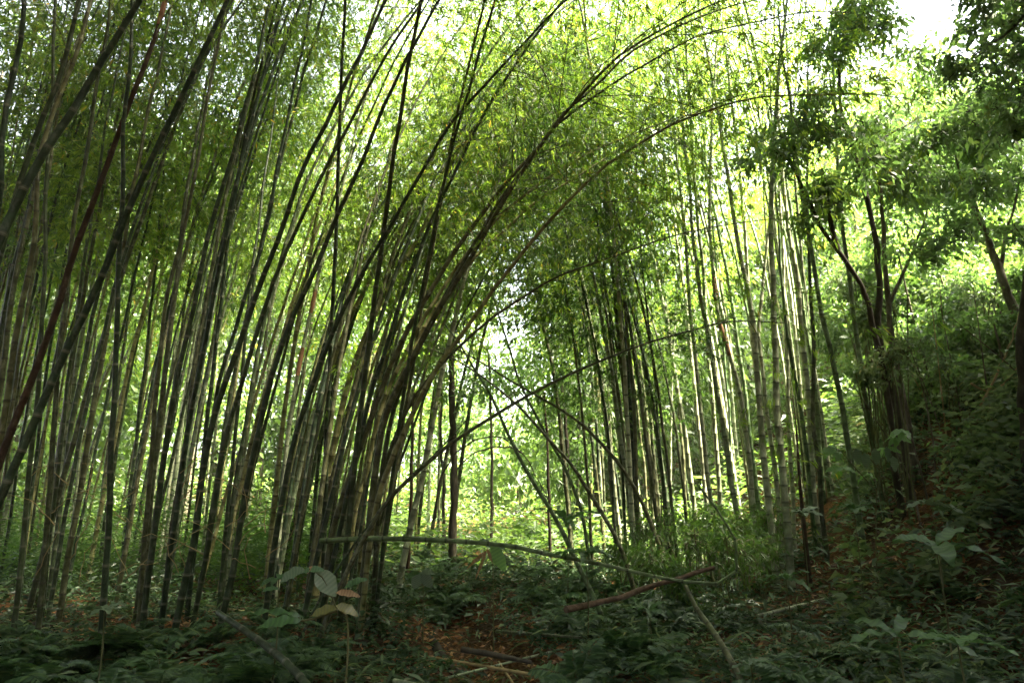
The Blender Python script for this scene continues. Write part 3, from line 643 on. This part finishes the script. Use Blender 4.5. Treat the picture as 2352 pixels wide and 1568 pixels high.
tree('forest_tree', tr([(2352,1000),(2346,900),(2340,781),(2362,600),(2385,300),(2400,0)], 9.0, 9.0), .06, .03,
     [(tr([(2400,-20),(2352,40),(2300,85),(2250,120),(2180,180)], 9.0, 8.6, False), .03, .006)],
     [blob(2320,60,8.8,60,700), blob(2270,130,8.7,60,650), blob(2340,160,8.8,60,650), blob(2230,60,8.7,40,250), blob(2300,230,8.8,50,450), blob(2210,150,8.7,30,160), blob(2330,10,9,50,450), blob(2340,300,8.9,40,260)],
     'bark_dark', 'tree_leaf', 'black tree at the right edge with one bare dark bough reaching into the sky gap', leaf=.10)
# dark trunks in the middle distance
MID = [([(1040,1230),(1042,1100),(1040,980),(1036,870),(1040,740)], 17, 20, 'bark_dark', [(1030,760,60,900),(1085,880,50,600),(1000,860,60,600),(1060,690,50,600)], 'dark straight tree trunk seen through the arch in the middle distance'),
       ([(1130,1220),(1130,1100),(1129,1000),(1126,880),(1120,800)], 21, 8, 'bark_dark', [(1120,880,40,400),(1165,850,35,300)], 'thin dark sapling trunk in the middle of the bright gap'),
       ([(1020,1220),(1018,1100),(1012,980),(1014,900)], 20, 9, 'bark_dark', [(985,930,60,600),(960,1000,50,500)], 'thin dark trunk left of the straight dark one through the arch'),
       ([(940,1230),(944,1120),(946,1040),(950,900)], 15, 10, 'culm_brown', [(930,880,50,400)], 'reddish brown slim trunk beside the pale bamboo at the arch'),
       ([(1262,1190),(1260,1100),(1258,1030),(1250,900)], 16, 8, 'culm_brown', [(1310,860,60,600),(1290,780,50,400)], 'reddish brown slim trunk beside the leaning green bamboo'),
       ([(1310,1220),(1305,1120),(1300,1000),(1290,880)], 18, 12, 'bark_dark', [(1300,1080,50,800),(1330,1000,60,800),(1290,950,50,500)], 'dark leafy tree standing behind the leaning culms right of the gap')]
for pts, d, wpx, bk, bl, lab in MID:
    r = wpx*.5*d/PX
    tree('forest_tree', tr(pts, d, d), r, r*.6, [], [blob(x, y, d, rp, n) for x, y, rp, n in bl], bk, 'tree_leaf', lab, leaf=.15, ratio=.18)
def shrub(x, y, d, rpx, n, m, label, group=None, leaf=.12, ratio=.2, name='shrub', lift=0.0):
    g = gpt(x, y, d); c = at(x, y, d); r = rpx/PX*d
    if c[2] < g[2]+r*.5: c[2] = g[2]+r*.5
    t = empty(name, g); tag(t, label, 'shrub', group)
    for q in range(4):
        e = c+rng.normal(size=3)*r*.35
        MB().tube(spline(np.array([g-[0, 0, .05]+rng.normal(size=3)*[.05, .05, 0], (g+e)/2+rng.normal(size=3)*.06, e]), .12), .012, 5).build('stem', M['twig'], t, g)
    f = MB(); twig_crown(f, c, np.array([r, r, r*.85]), n, leaf, ratio)
    f.build('foliage', [M[m], M['twig']], t, g)
def gpt(x, y, d): p = at(x, y, d); return np.array([p[0], p[1], float(ground_z(p[0], p[1]))])
for x, y, d, r in [(1590,1235,11.2,70), (1680,1255,10.8,65), (1500,1290,10.6,60), (1640,1180,11.6,50), (1430,1270,11.6,55), (1560,1330,9.8,45), (1470,1215,12.4,60), (1540,1200,12.8,65), (1620,1215,12.2,60), (1700,1205,12.0,60), (1745,1260,11.4,50), (1760,1190,12.8,55)]:
    shrub(x, y, d, r, 750, 'bam_leaf_deep', 'low drooping bamboo shrub with fine leaves at the foot of the right grove', 'bamboo shrubs at the foot of the right grove', .12, .10)
for k in range(16):
    sx = random.uniform(1960, 2360); sy = random.uniform(640, 1250) if sx > 2130 else random.uniform(640, 900)
    shrub(sx, sy, random.uniform(10.5, 16), random.uniform(35, 70), random.randint(350, 700), random.choice(['tree_leaf', 'slope_leaf', 'slope_leaf']),
          'leafy wild shrub on the steep slope at right', 'wild shrubs on the right slope', random.choice([.10, .13, .17]), random.uniform(.16, .26))
# trees of the slope on the right, one by one
SLOPE = [(2130,720,17,110,'pale green bushy tree on the slope beside the brown barked tree'), (2230,560,18,120,'tall leafy tree on the slope behind the grey mottled one'),
         (2330,620,17,110,'dense tree on the slope at the right edge'), (2240,720,16,100,'low spreading tree on the slope below the grey mottled one'),
         (2030,620,20,110,'leafy tree behind the two crooked trunks'), (1960,480,22,110,'bushy tree rising behind the right grove'), (2180,470,22,100,'high tree crown on the ridge below the sky gap'),
         (2330,300,20,130,'high tree crown on the ridge at the right edge'), (1950,700,21,90,'leafy tree low behind the green bamboo pair')]
for x, y, d, rp, lab in SLOPE:
    c = at(x, y, d); g = float(ground_z(c[0], c[1])); 
    tk = spline(np.array([[c[0]+.4, c[1], g-.1], [c[0]+.1, c[1]+.1, (g+c[2])/2], [c[0], c[1], max(c[2], g+1)]]), .4)
    r = rp/PX*d
    bl = [(c+np.array([random.gauss(0, r*.6), random.gauss(0, r*.6), random.gauss(0, r*.6)]), np.array([r*.6]*3), 1100) for _ in range(5)]
    tree('forest_tree', tk, .10, .04, [], bl, 'bark', 'far_leaf', lab, leaf=.2)
# slender, thinly leaved trees between the big trunks of the slope
for k, (x, y, d, r) in enumerate([(2080,640,14.8,70), (2180,700,14.5,75), (2290,620,14.2,75), (2120,820,14.0,60), (2230,850,13.4,65), (2320,800,12.6,65), (1960,620,15.5,55), (2250,480,15.5,80), (2330,950,11.8,55)]):
    c = at(x, y, d); g = float(ground_z(c[0], c[1])); R_ = r/PX*d
    tk = spline(np.array([[c[0]+random.uniform(.1, .6), c[1], g-.1], [c[0]+.15, c[1]+.1, g*.4+c[2]*.6], [c[0]-.1, c[1], max(c[2], g+1)+R_]]), .3)
    bl = []
    for q in range(6):
        f_ = random.uniform(.25, 1.0); p = tk[int(f_*(len(tk)-1))]
        bl.append((p+rng.normal(size=3)*[R_*.7, R_*.7, .2], np.array([R_*.6]*3), 260))
    tree('slender_tree', tk, .04, .015, [], bl, 'bark', 'tree_leaf', 'slender thinly leaved tree among the big trunks on the right slope', 'slender trees of the right slope', leaf=.13, ratio=.2)
# far trees beyond the clearing
FAR = []
for k in range(46):
    d = random.uniform(24, 44); u = -150 + 2500*(k+random.random())/46
    if 1060 < u < 1330: d = random.uniform(34, 60)
    FAR.append((u, d))
for u, d in FAR:
    x = (u-1176)/1568*d; g = float(ground_z(x, d)); h = random.uniform(5, 8) if 1060 < u < 1330 else random.uniform(8, 11) if 1330 <= u < 1780 else random.uniform(8, 11) if u > 1780 else random.uniform(13, 22)
    tk = spline(np.array([[x, d, g-.1], [x+random.gauss(0, .3), d, g+h*.5], [x+random.gauss(0, .5), d, g+h]]), .6)
    bl = []
    for q in range(int(h*.9)+3):
        zz = random.uniform(.10, 1.0); rr = random.uniform(1.5, 2.8)*min(1, h/9)
        bl.append((np.array([x+random.gauss(0, min(2, h*.15)), d+random.gauss(0, 1.6), g+h*zz]), np.array([rr, rr, rr*.8]), 520))
    tree('forest_tree', tk, .16, .05, [], bl, 'bark', 'far_leaf', 'leafy light green tree far back in the forest beyond the clearing', 'distant trees beyond the clearing', leaf=.30, ratio=.22)

# ---------------------------------------------------------------- fallen stems, poles, vines
def stem_thing(name, C, r0, r1, m, label, cat, group=None, nodes=True, seg=8):
    o = MB()
    if nodes: P, R, ring = culm_rings(C, r0, r1, .3); o.tube(P, R, seg, 0, ring)
    else: o.tube(C, np.linspace(r0, r1, len(C))*(1+.08*np.sin(np.arange(len(C))*2.1)), seg)
    ob = o.build(name, M[m]); 
    b0 = Vector(C[0]); ob.data.transform(__import__('mathutils').Matrix.Translation(-b0)); ob.location = b0
    return tag(ob, label, cat, group)
stem_thing('fallen_bamboo', traced([(735,1242),(800,1238),(900,1236),(1010,1240),(1170,1252),(1270,1275),(1370,1292),(1480,1318),(1560,1334),(1640,1341),(1685,1335),(1704,1305),(1702,1270),(1680,1215),(1640,1160),(1600,1110)], 9.0, 8.6, 0, ground=False), .034, .012, 'culm_green',
           'long fallen green bamboo lying level across the clearing, its thin tip hooked upward', 'fallen bamboo')
stem_thing('fallen_log', tr([(1300,1399),(1360,1388),(1440,1364),(1540,1332),(1640,1303)], 8.4, 9.6, False), .040, .028, 'log', 'reddish brown fallen log slanting under the hooked bamboo', 'log', nodes=False)
stem_thing('fallen_pole', tr([(1720,1600),(1660,1490),(1620,1420),(1575,1345)], 5.6, 7.0, False), .028, .02, 'culm_mid', 'mossy thin pole slanting up from the bottom edge, right of middle', 'pole')
stem_thing('fallen_pole', tr([(720,1590),(640,1510),(560,1450),(500,1405)], 5.6, 6.6, False), .032, .024, 'culm_dark', 'dark green pole slanting through the ferns at lower left', 'pole')
stem_thing('fallen_pole', (lambda C: np.c_[C[:, :2], ground_z(C[:, 0], C[:, 1])+.03])(spline([[-1.05, 9.4, 0], [-.55, 8.0, 0], [0.0, 6.4, 0]], .3)), .06, .05, 'bark_dark', 'dark half buried log along the orange leaf litter gully', 'log', nodes=False)
stem_thing('fallen_pole', tr([(1060,1490),(1130,1505),(1220,1520)], 7.2, 7.0, False), .03, .02, 'bark_dark', 'short dark stick lying on the litter at the bottom middle', 'stick', nodes=False)
VINES = [([(1000,1190),(1010,1100),(1060,1030),(1130,1000),(1190,1030),(1230,1090),(1260,1150)], 15, 'dark vine bowed in an arch under the bright gap'),
         ([(1200,1040),(1160,1025),(1090,1040),(1050,1080),(1040,1140)], 16, 'thin dark vine arch left of the bowed one'),
         ([(1175,1010),(1200,1060),(1225,1110),(1265,1150)], 14.5, 'bent dark branch hanging beside the leaning green bamboo'),
         ([(2250,930),(2290,860),(2320,790),(2340,720)], 11, 'tan dead vine tangled on the slope, lower one'),
         ([(2230,880),(2280,900),(2330,850),(2352,780)], 11, 'tan dead vine tangled on the slope, upper one')]
for pts, d, lab in VINES:
    stem_thing('vine', tr(pts, d, d, False, .15), .022, .010, 'dry_twig' if 'tan' in lab else 'bark_dark', lab, 'vine', nodes=False, seg=6)
for k in range(14):
    x, y, d = random.uniform(2060, 2350), random.uniform(700, 1150), random.uniform(10.5, 14)
    g = gpt(x, y, d); g[2] -= .05
    C = spline(np.array([g, g+[random.gauss(0, .15), random.gauss(0, .15), .9], g+[random.gauss(-.2, .3), random.gauss(0, .3), random.uniform(1.6, 3.2)]]), .2)
    stem_thing('dead_stem', C, .016, .006, random.choice(['dry_twig', 'bark']), 'thin bare stem standing among the shrubs of the right slope', 'stem', 'bare stems on the right slope', nodes=False, seg=5)
for k in range(26):   # broken canes on the floor
    d = random.uniform(6.2, 13); u = random.uniform(100, 1900); x = (u-1176)/1568*d; a = random.uniform(0, 6.28); ln = random.uniform(.7, 2.4)
    t_ = np.linspace(-.5, .5, 9); xx = x+np.cos(a)*ln*t_; yy = d+np.sin(a)*ln*t_
    zz = np.polyval(np.polyfit(t_, ground_z(xx, yy), 1), t_)+random.uniform(.05, .22)+random.gauss(0, .12)*t_
    stem_thing('broken_cane', np.stack([xx, yy, zz], 1), random.uniform(.014, .026), .012, random.choice(['culm_yellow', 'culm_mid', 'culm_pale', 'dry_twig']), 'broken straw coloured cane lying among the undergrowth of the forest floor', 'cane', 'broken canes on the forest floor', seg=6)
for k in range(34):   # dry twigs low in the left thicket
    u, y = random.uniform(30, 620), random.uniform(1080, 1340); d = random.uniform(7.4, 8.6)
    a = random.uniform(20, 160); ln = random.uniform(60, 190)
    x1, y1 = u+ln*math.cos(math.radians(a)), y-ln*math.sin(math.radians(a))*.7
    C = tr([(u, y), ((u+x1)/2+random.gauss(0, 12), (y+y1)/2-random.uniform(5, 25)), (x1, y1)], d, d+random.gauss(0, .3), False, .1)
    stem_thing('dry_twig', C, .0065, .003, 'dry_twig', 'thin tan dry twig sticking out low in the dark left thicket', 'twig', 'dry twigs at the foot of the left thicket', nodes=False, seg=4)

# ---------------------------------------------------------------- undergrowth
def on_ground(x, y): return np.stack([x, y, ground_z(x, y)], -1)
def bare(x, y):
    """0..1: how bare (leaf litter showing) the ground is"""
    gcent = -1.2*(y-8)/5.0 - 0.1
    a = np.exp(-((x-gcent)/0.95)**2)*np.exp(-((y-9.3)/2.6)**2)*1.1
    c = np.exp(-((x-5.0)/1.7)**2-((y-10.8)/1.6)**2)
    e = np.exp(-((x-3.6)/1.2)**2-((y-8.6)/1.0)**2)*.7
    f = np.exp(-((x+4.6)/2.6)**2-((y-9.6)/1.6)**2)*.9
    g = np.where(x > 5.5, np.clip(noise2(x*1.1, y*1.0, 8)*1.3-.25, 0, .85), 0)
    return np.clip(a+c+e+f+g, 0, 1)
def wedge(n, d0, d1, power=1.0, u0=-80, u1=2440):
    d = d0+(d1-d0)*rng.random(n)**power; u = rng.uniform(u0, u1, n)
    return (u-1176)/1568*d*1.03, d

# leaf litter
x, y = wedge(int(42000*Q), 4.5, 22, 1.6)
keep = rng.random(len(x)) < 0.25+0.75*bare(x, y); x, y = x[keep], y[keep]
P = on_ground(x, y); P[:, 2] += 0.01+0.05*rng.random(len(P))
D = rng.normal(size=P.shape); D[:, 2] = rng.normal(size=len(P))*.35
f = MB(); f.leaves(P, D, rng.uniform(.06, .15, len(P)), .16, 0, False, .05, flat=.5)
tag(f.build('leaf_litter', M['litter']), kind='stuff')

# low green plants
def low_plants(n, d0, d1, hmax, leaf, name, u0=-80, u1=2440, power=1.3, barek=.93, per=9, ratio=.19, flat=.6, six=False, seed=0, hill=False, matl='under_leaf'):
    x, y = wedge(int(n*Q), d0, d1, power, u0, u1)
    dens = .55+.45*noise2(x*1.3, y*1.3, seed)
    keep = (rng.random(len(x)) < dens) & (rng.random(len(x)) > bare(x, y)*barek)
    x, y = x[keep], y[keep]
    h = hmax*(.25+.75*rng.random(len(x)))*(.6+.4*noise2(x*.8, y*.8, seed+3))
    h = np.maximum(h, .06)
    P = on_ground(x, y); m = len(P)
    B = np.repeat(P, per, 0); hh = np.repeat(h, per)
    q = rng.random(m*per)**.7
    B[:, 2] += hh*q
    ang = rng.uniform(0, 2*math.pi, m*per)
    D = np.stack([np.cos(ang), np.sin(ang), rng.normal(size=m*per)*.35+.15], -1)
    B = B + D*leaf*.3 + rng.normal(size=B.shape)*np.array([1, 1, .2])*leaf*.5
    rv = np.clip(np.repeat(rng.random(m), per)*.7+rng.random(m*per)*.3, 0, 1)
    f = MB(); f.leaves(B, D, leaf*rng.uniform(.6, 1.35, m*per), ratio, 0, six, .22, rnd=rv, flat=flat)
    return tag(f.build(name, M[matl]), kind='stuff')
low_plants(5200, 4.6, 12, .45, .11, 'low_undergrowth', power=1.5, per=10, six=True, seed=1)
low_plants(5200, 9, 20, .9, .15, 'tall_undergrowth', u0=850, u1=2440, power=1.2, per=11, seed=2, barek=.98)
low_plants(2600, 4.6, 13, .5, .22, 'grassy_undergrowth', power=1.3, per=9, seed=12, ratio=.06, matl='slope_leaf')
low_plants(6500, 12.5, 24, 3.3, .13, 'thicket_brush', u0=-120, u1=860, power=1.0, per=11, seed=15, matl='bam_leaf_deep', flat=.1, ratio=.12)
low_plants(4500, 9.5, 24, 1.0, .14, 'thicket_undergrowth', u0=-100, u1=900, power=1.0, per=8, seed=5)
low_plants(6000, 40, 95, 3.5, .6, 'distant_undergrowth', power=1.0, per=10, seed=6, matl='far_leaf')
low_plants(8500, 16, 46, 2.4, .28, 'far_undergrowth', power=1.0, per=12, seed=4, matl='far_leaf')
low_plants(6000, 8.5, 24, 1.7, .16, 'hillside_undergrowth', u0=1880, u1=2560, power=.9, per=12, seed=9, matl='slope_leaf', flat=.15)

# ferns
def frond(f, base, az, L, el, pin, matl=0):
    n = 15; t = np.linspace(0, 1, n)
    dirh = np.array([math.cos(az), math.sin(az), 0])
    P = base + dirh*(L*t*math.cos(el))[:, None] + np.array([0, 0, 1.0])*(L*(math.sin(el)*t-.55*t**2))[:, None]
    f.tube(P, np.linspace(.004, .0015, n), 3, matl, cap=False)
    T = np.gradient(P, axis=0); T /= np.linalg.norm(T, axis=1)[:, None]
    side = np.cross(T, [0, 0, 1.0]); side /= np.linalg.norm(side, axis=1)[:, None]
    for sgn in (-1, 1):
        ll = pin*np.sin(np.clip(.12+.88*(1-t), 0, 1)*math.pi*.62)*(.3+.7*np.minimum(1, t*5))
        for q in (0, .5):
            Pm = P[1:-1] + (P[2:]-P[1:-1])*q
            D = side[1:-1]*sgn + T[1:-1]*.5 + rng.normal(size=Pm.shape)*.08 + np.array([0, 0, -.15])
            f.leaves(Pm, D, ll[1:-1], .17, matl, False, .15, flat=.9)
def fern_mesh(L, n):
    f = MB()
    for k in range(n):
        frond(f, np.zeros(3), 2*math.pi*(k+random.random()*.7)/n, L*random.uniform(.7, 1.15), random.uniform(.5, 1.1), L*.24)
    o = f.build('fern', M['fern_leaf']); return o
protos = [fern_mesh(.5, 8), fern_mesh(.42, 7), fern_mesh(.6, 9), fern_mesh(.36, 6)]
FR = []
for k in range(70): FR.append((random.uniform(-40, 800), random.uniform(5.4, 8.2), 'feathery green fern in the dark fern bed at the lower left', 'ferns of the lower left bed'))
for k in range(34): FR.append((random.uniform(1060, 1560), random.uniform(5.6, 12), 'arching green fern in the middle of the clearing floor', 'ferns of the clearing floor'))
for k in range(26): FR.append((random.uniform(1600, 2360), random.uniform(5.2, 10), 'dark fern among the broad leaved plants at lower right', 'ferns at lower right'))
for k in range(22): FR.append((random.uniform(840, 1500), random.uniform(12, 18), 'lush fern at the far end of the clearing under the arch', 'ferns under the arch'))
for k, (u, d, lab, grp) in enumerate(FR):
    if k >= 4 and bare((u-1176)/1568*d*1.03, d) > .4: continue
    p = protos[k % 4]
    o = p if k < 4 else p.copy()
    if k >= 4: COL.objects.link(o)
    x = (u-1176)/1568*d*1.03
    o.location = (x, d, float(ground_z(x, d))+random.uniform(.02, .22)); o.rotation_euler = (random.gauss(0, .15), random.gauss(0, .15), random.uniform(0, 6.28))
    s = random.uniform(.8, 1.35)*(1.25 if d > 11 else 1); o.scale = (s, s, s*random.uniform(.8, 1.2)); tag(o, lab, 'fern', grp)

# big single leaves
def blade(base, tip, width, sag=0.1, normal=(0, 0, 1), n=19, fold=.18, wavy=0.03, shape=.9):
    base = np.asarray(base, float); tip = np.asarray(tip, float); L = np.linalg.norm(tip-base)
    t = np.linspace(0, 1, n); mid = base+(tip-base)*t[:, None]; mid[:, 2] += L*sag*4*t*(1-t)
    T = np.gradient(mid, axis=0); T /= np.linalg.norm(T, axis=1)[:, None]
    nn = np.asarray(normal, float)+rng.normal(size=3)*.12; side = np.cross(T, nn); side /= np.linalg.norm(side, axis=1)[:, None]; up = np.cross(side, T)
    wd = width*np.sin(np.pi*t**shape)**.8; wd[0] = width*.06; wd[-1] = .001
    wv = wavy*L*np.sin(t*19)
    l = mid+side*wd[:, None]+up*(wd*fold+wv)[:, None]; r = mid-side*wd[:, None]+up*(wd*fold-wv)[:, None]
    V = np.stack([l, mid, r], 1).reshape(-1, 3)
    F = []
    for i in range(n-1):
        a = i*3; F += [[a, a+1, a+4, a+3], [a+1, a+2, a+5, a+4]]
    return V, F
def plant(name, base, stems, leaves, label, cat='plant', group=None, stem_m='twig'):
    """stems: list of paths ; leaves: list of (base, tip, halfwidth, material, sag, normal)"""
    t = empty(name, base); tag(t, label, cat, group)
    for sp in stems:
        MB().tube(sp, np.linspace(.010, .004, len(sp)), 6).build('stem', M[stem_m], t, base)
    for b0, tp, wd, m, sag, nrm in leaves:
        V, F = blade(b0, tp, wd, sag, nrm)
        rv = random.uniform(0, .45); MB().add(V, F, 0, rv+.5*((np.arange(len(F))//2) % 2), True).build('leaf', M[m], t, base)
    return t
def gpt(x, y, d): p = at(x, y, d); return np.array([p[0], p[1], float(ground_z(p[0], p[1]))])
def lf(x0, y0, x1, y1, d, wpx, m='big_leaf', sag=.08, nrm=(0, -.7, .7), d1=None):
    return (at(x0, y0, d), at(x1, y1, d if d1 is None else d1), wpx/PX*d, m, sag, nrm)
# sapling with large leaves before the left thicket
d = 4.6
st = spline(np.array([gpt(790, 1500, d)-[0, 0, .1], at(800,1450,d), at(770,1390,d), at(745,1330,d), at(710,1305,d)]), .1)
st2 = spline(np.array([at(775,1400,d), at(720,1420,d), at(660,1430,d)]), .08)
plant('sapling', gpt(790, 1500, d), [st, st2],
      [lf(725,1312,772,1370,d,22,'pale_leaf',.05,(.2,-1,.3)), lf(700,1310,642,1338,d,16,'pale_leaf',.1), lf(705,1318,718,1300,d,8,'dry_leaf',.1), lf(745,1310,690,1316,d,8,'big_leaf',.1),
       lf(690,1415,565,1410,d,11,'big_leaf',.06,(0,-.3,.95)), lf(690,1426,590,1440,d-.2,15,'big_leaf',.05,(0,-.4,.9)), lf(770,1390,822,1415,d,12,'yellow_leaf',.08), lf(775,1395,712,1416,d,12,'yellow_leaf',.06),
       lf(770,1360,828,1370,d,8,'dry_leaf',.05), lf(640,1352,600,1358,d,7,'big_leaf',.08), lf(790,1350,845,1330,d,9,'big_leaf',.08)],
      'sapling with large pale and yellowing leaves in front of the left thicket')
# upright banana like leaf with withered tan leaves
d = 9.4
plant('broad_leaf_plant', gpt(1135,1330,d), [spline(np.array([gpt(1135,1330,d)-[0,0,.05], at(1132,1300,d), at(1128,1262,d)]), .08)],
      [lf(1128,1250,1160,1312,d-.2,15,'bright_leaf',.02,(.1,-1,.2)), lf(1122,1262,1072,1306,d-.2,4,'dry_leaf',.03,(.1,-1,.2)), lf(1118,1258,1130,1290,d-.3,4,'dry_leaf',.02,(.3,-1,.2)),
       lf(1118,1265,1092,1330,d-.2,3.5,'dry_leaf',.03,(.3,-1,.2)), lf(1130,1255,1160,1262,d,9,'big_leaf',.15), lf(1128,1258,1100,1242,d,9,'big_leaf',.15)],
      'plant with one pale green paddle leaf and withered tan leaves in the clearing')
d = 9.0
plant('broad_leaf_plant', gpt(975,1350,d), [spline(np.array([gpt(975,1350,d)-[0,0,.05], at(972,1350,d), at(966,1318,d)]), .08)],
      [lf(966,1318,950,1352,d,13,'pale_leaf',.05,(.1,-1,.2)), lf(968,1318,992,1350,d,12,'pale_leaf',.05,(.1,-1,.2)), lf(966,1316,1000,1318,d,9,'pale_leaf',.1), lf(964,1316,930,1330,d,8,'big_leaf',.1)],
      'small plant with grey green drooping leaves left of the paddle leaf')
# bright green sapling at right in front of the bamboo
d = 9.6
st = spline(np.array([gpt(2010,1330,d)-[0,0,.1], at(2012,1250,d), at(2015,1120,d), at(2030,1040,d), at(2075,985,d)]), .12)
s2 = spline(np.array([at(2015,1130,d), at(1970,1080,d), at(1930,1035,d), at(1900,1025,d)]), .1)
s3 = spline(np.array([at(2022,1080,d), at(1985,1040,d), at(1960,1030,d)]), .1)
LL = []
for (x, y), dirs in {(1900,1028): 4, (1925,1035): 3, (1935,1075): 4, (2075,988): 5, (2060,1005): 4, (2035,1030): 4, (1990,1090): 3}.items():
    for q in range(dirs):
        a = random.uniform(0, 6.28); ln = random.uniform(26, 42)
        LL.append(lf(x, y, x+ln*math.cos(a), y+8+ln*.6*abs(math.sin(a)), d, random.uniform(6, 9), 'bright_leaf', .1, (random.gauss(0, .3), -.7, .7), d+random.gauss(0, .15)))
for x, y in ((1965,1045), (1985,1055), (2008,1045), (2035,1040), (2050,1062)):
    LL.append(lf(x, y-16, x+6, y+22, d-.1, 12, 'pale_leaf', .02, (.2, -1, .2)))
plant('sapling', gpt(2010,1330,d), [st, s2, s3], LL, 'bright green leafed sapling with some pale hanging leaves in front of the right bamboo')
def rosette(x, y, d, n, ln, wpx, m, label, up=.35, h=.3, name='broad_leaf_plant', group=None):
    g = gpt(x, y, d); top = at(x, y, d)
    if top[2] < g[2]+.1: top = g+np.array([0, 0, h])
    LL = []
    for q in range(n):
        a = 2*math.pi*(q+random.random()*.6)/n; L = ln/PX*d*random.uniform(.75, 1.15)
        tip = top + np.array([math.cos(a)*L, math.sin(a)*L, random.uniform(-.35, up)*L])
        LL.append((top, tip, wpx/PX*d, m, .12, (random.gauss(0, .2), random.gauss(0, .2), 1)))
    return plant(name, g, [spline(np.array([g-[0, 0, .05], (g+top)/2+[.02, .01, 0], top]), .08)], LL, label, 'plant', group)
rosette(1805,1330,7.6,9,60,9,'big_leaf','spreading palmate green plant on the orange litter right of middle')
rosette(1345,1270,8.6,10,75,9,'fern_leaf','feathery light green spray hanging over the fallen green bamboo', up=.1)
rosette(1300,1195,11,9,75,8,'big_leaf','bright green spreading plant at the foot of the steep leaning bamboo')
rosette(2150,1255,6.2,5,110,20,'big_leaf','dark glossy plant with very wide leaves low at right')
rosette(2200,1480,4.4,6,120,18,'big_leaf','large leaved plant near the lower right corner', up=.2)
rosette(1725,1530,5.0,8,50,8,'pale_leaf','small pale leaved plant beside the mossy pole at the bottom')
rosette(2060,1460,5.0,4,150,14,'big_leaf','plant with long strap leaves left of the lower right corner', up=.5)
rosette(1840,1180,10,10,40,9,'pale_leaf','pale leaved shrub at the feet of the right grove', name='shrub')
rosette(1960,1170,9.6,12,45,9,'big_leaf','dark leaved shrub below the bright green sapling', name='shrub')
rosette(2140,1160,8.4,7,60,12,'pale_leaf','dusty pale shrub on the slope right of the sapling', name='shrub')
rosette(1490,1400,8.0,9,45,7,'big_leaf','leafy plant beside the reddish fallen log')
rosette(640,1330,6.4,7,40,8,'big_leaf','small leafy plant left of the pale leafed sapling')
rosette(240,1400,6.2,7,40,9,'pale_leaf','pale leaved seedling above the fern bed at lower left')

# ---------------------------------------------------------------- the misty air
def haze_box():
    me = bpy.data.meshes.new('haze')
    x0, x1, y0, y1, z0, z1 = -165, 165, -65, 225, -2.0, 34.0
    v = [(x, y, z) for z in (z0, z1) for y in (y0, y1) for x in (x0, x1)]
    me.from_pydata(v, [], [(0, 2, 3, 1), (4, 5, 7, 6), (0, 1, 5, 4), (2, 6, 7, 3), (0, 4, 6, 2), (1, 3, 7, 5)])
    m, t = mat('misty air'); p = N(t, 'ShaderNodeVolumePrincipled')
    p.inputs['Color'].default_value = (0.93, 1.0, 0.90, 1); p.inputs['Density'].default_value = HAZE; p.inputs['Anisotropy'].default_value = 0.3
    o = N(t, 'ShaderNodeOutputMaterial'); t.links.new(p.outputs[0], o.inputs['Volume'])
    me.materials.append(m); tag(link('haze', me), kind='stuff')
haze_box()
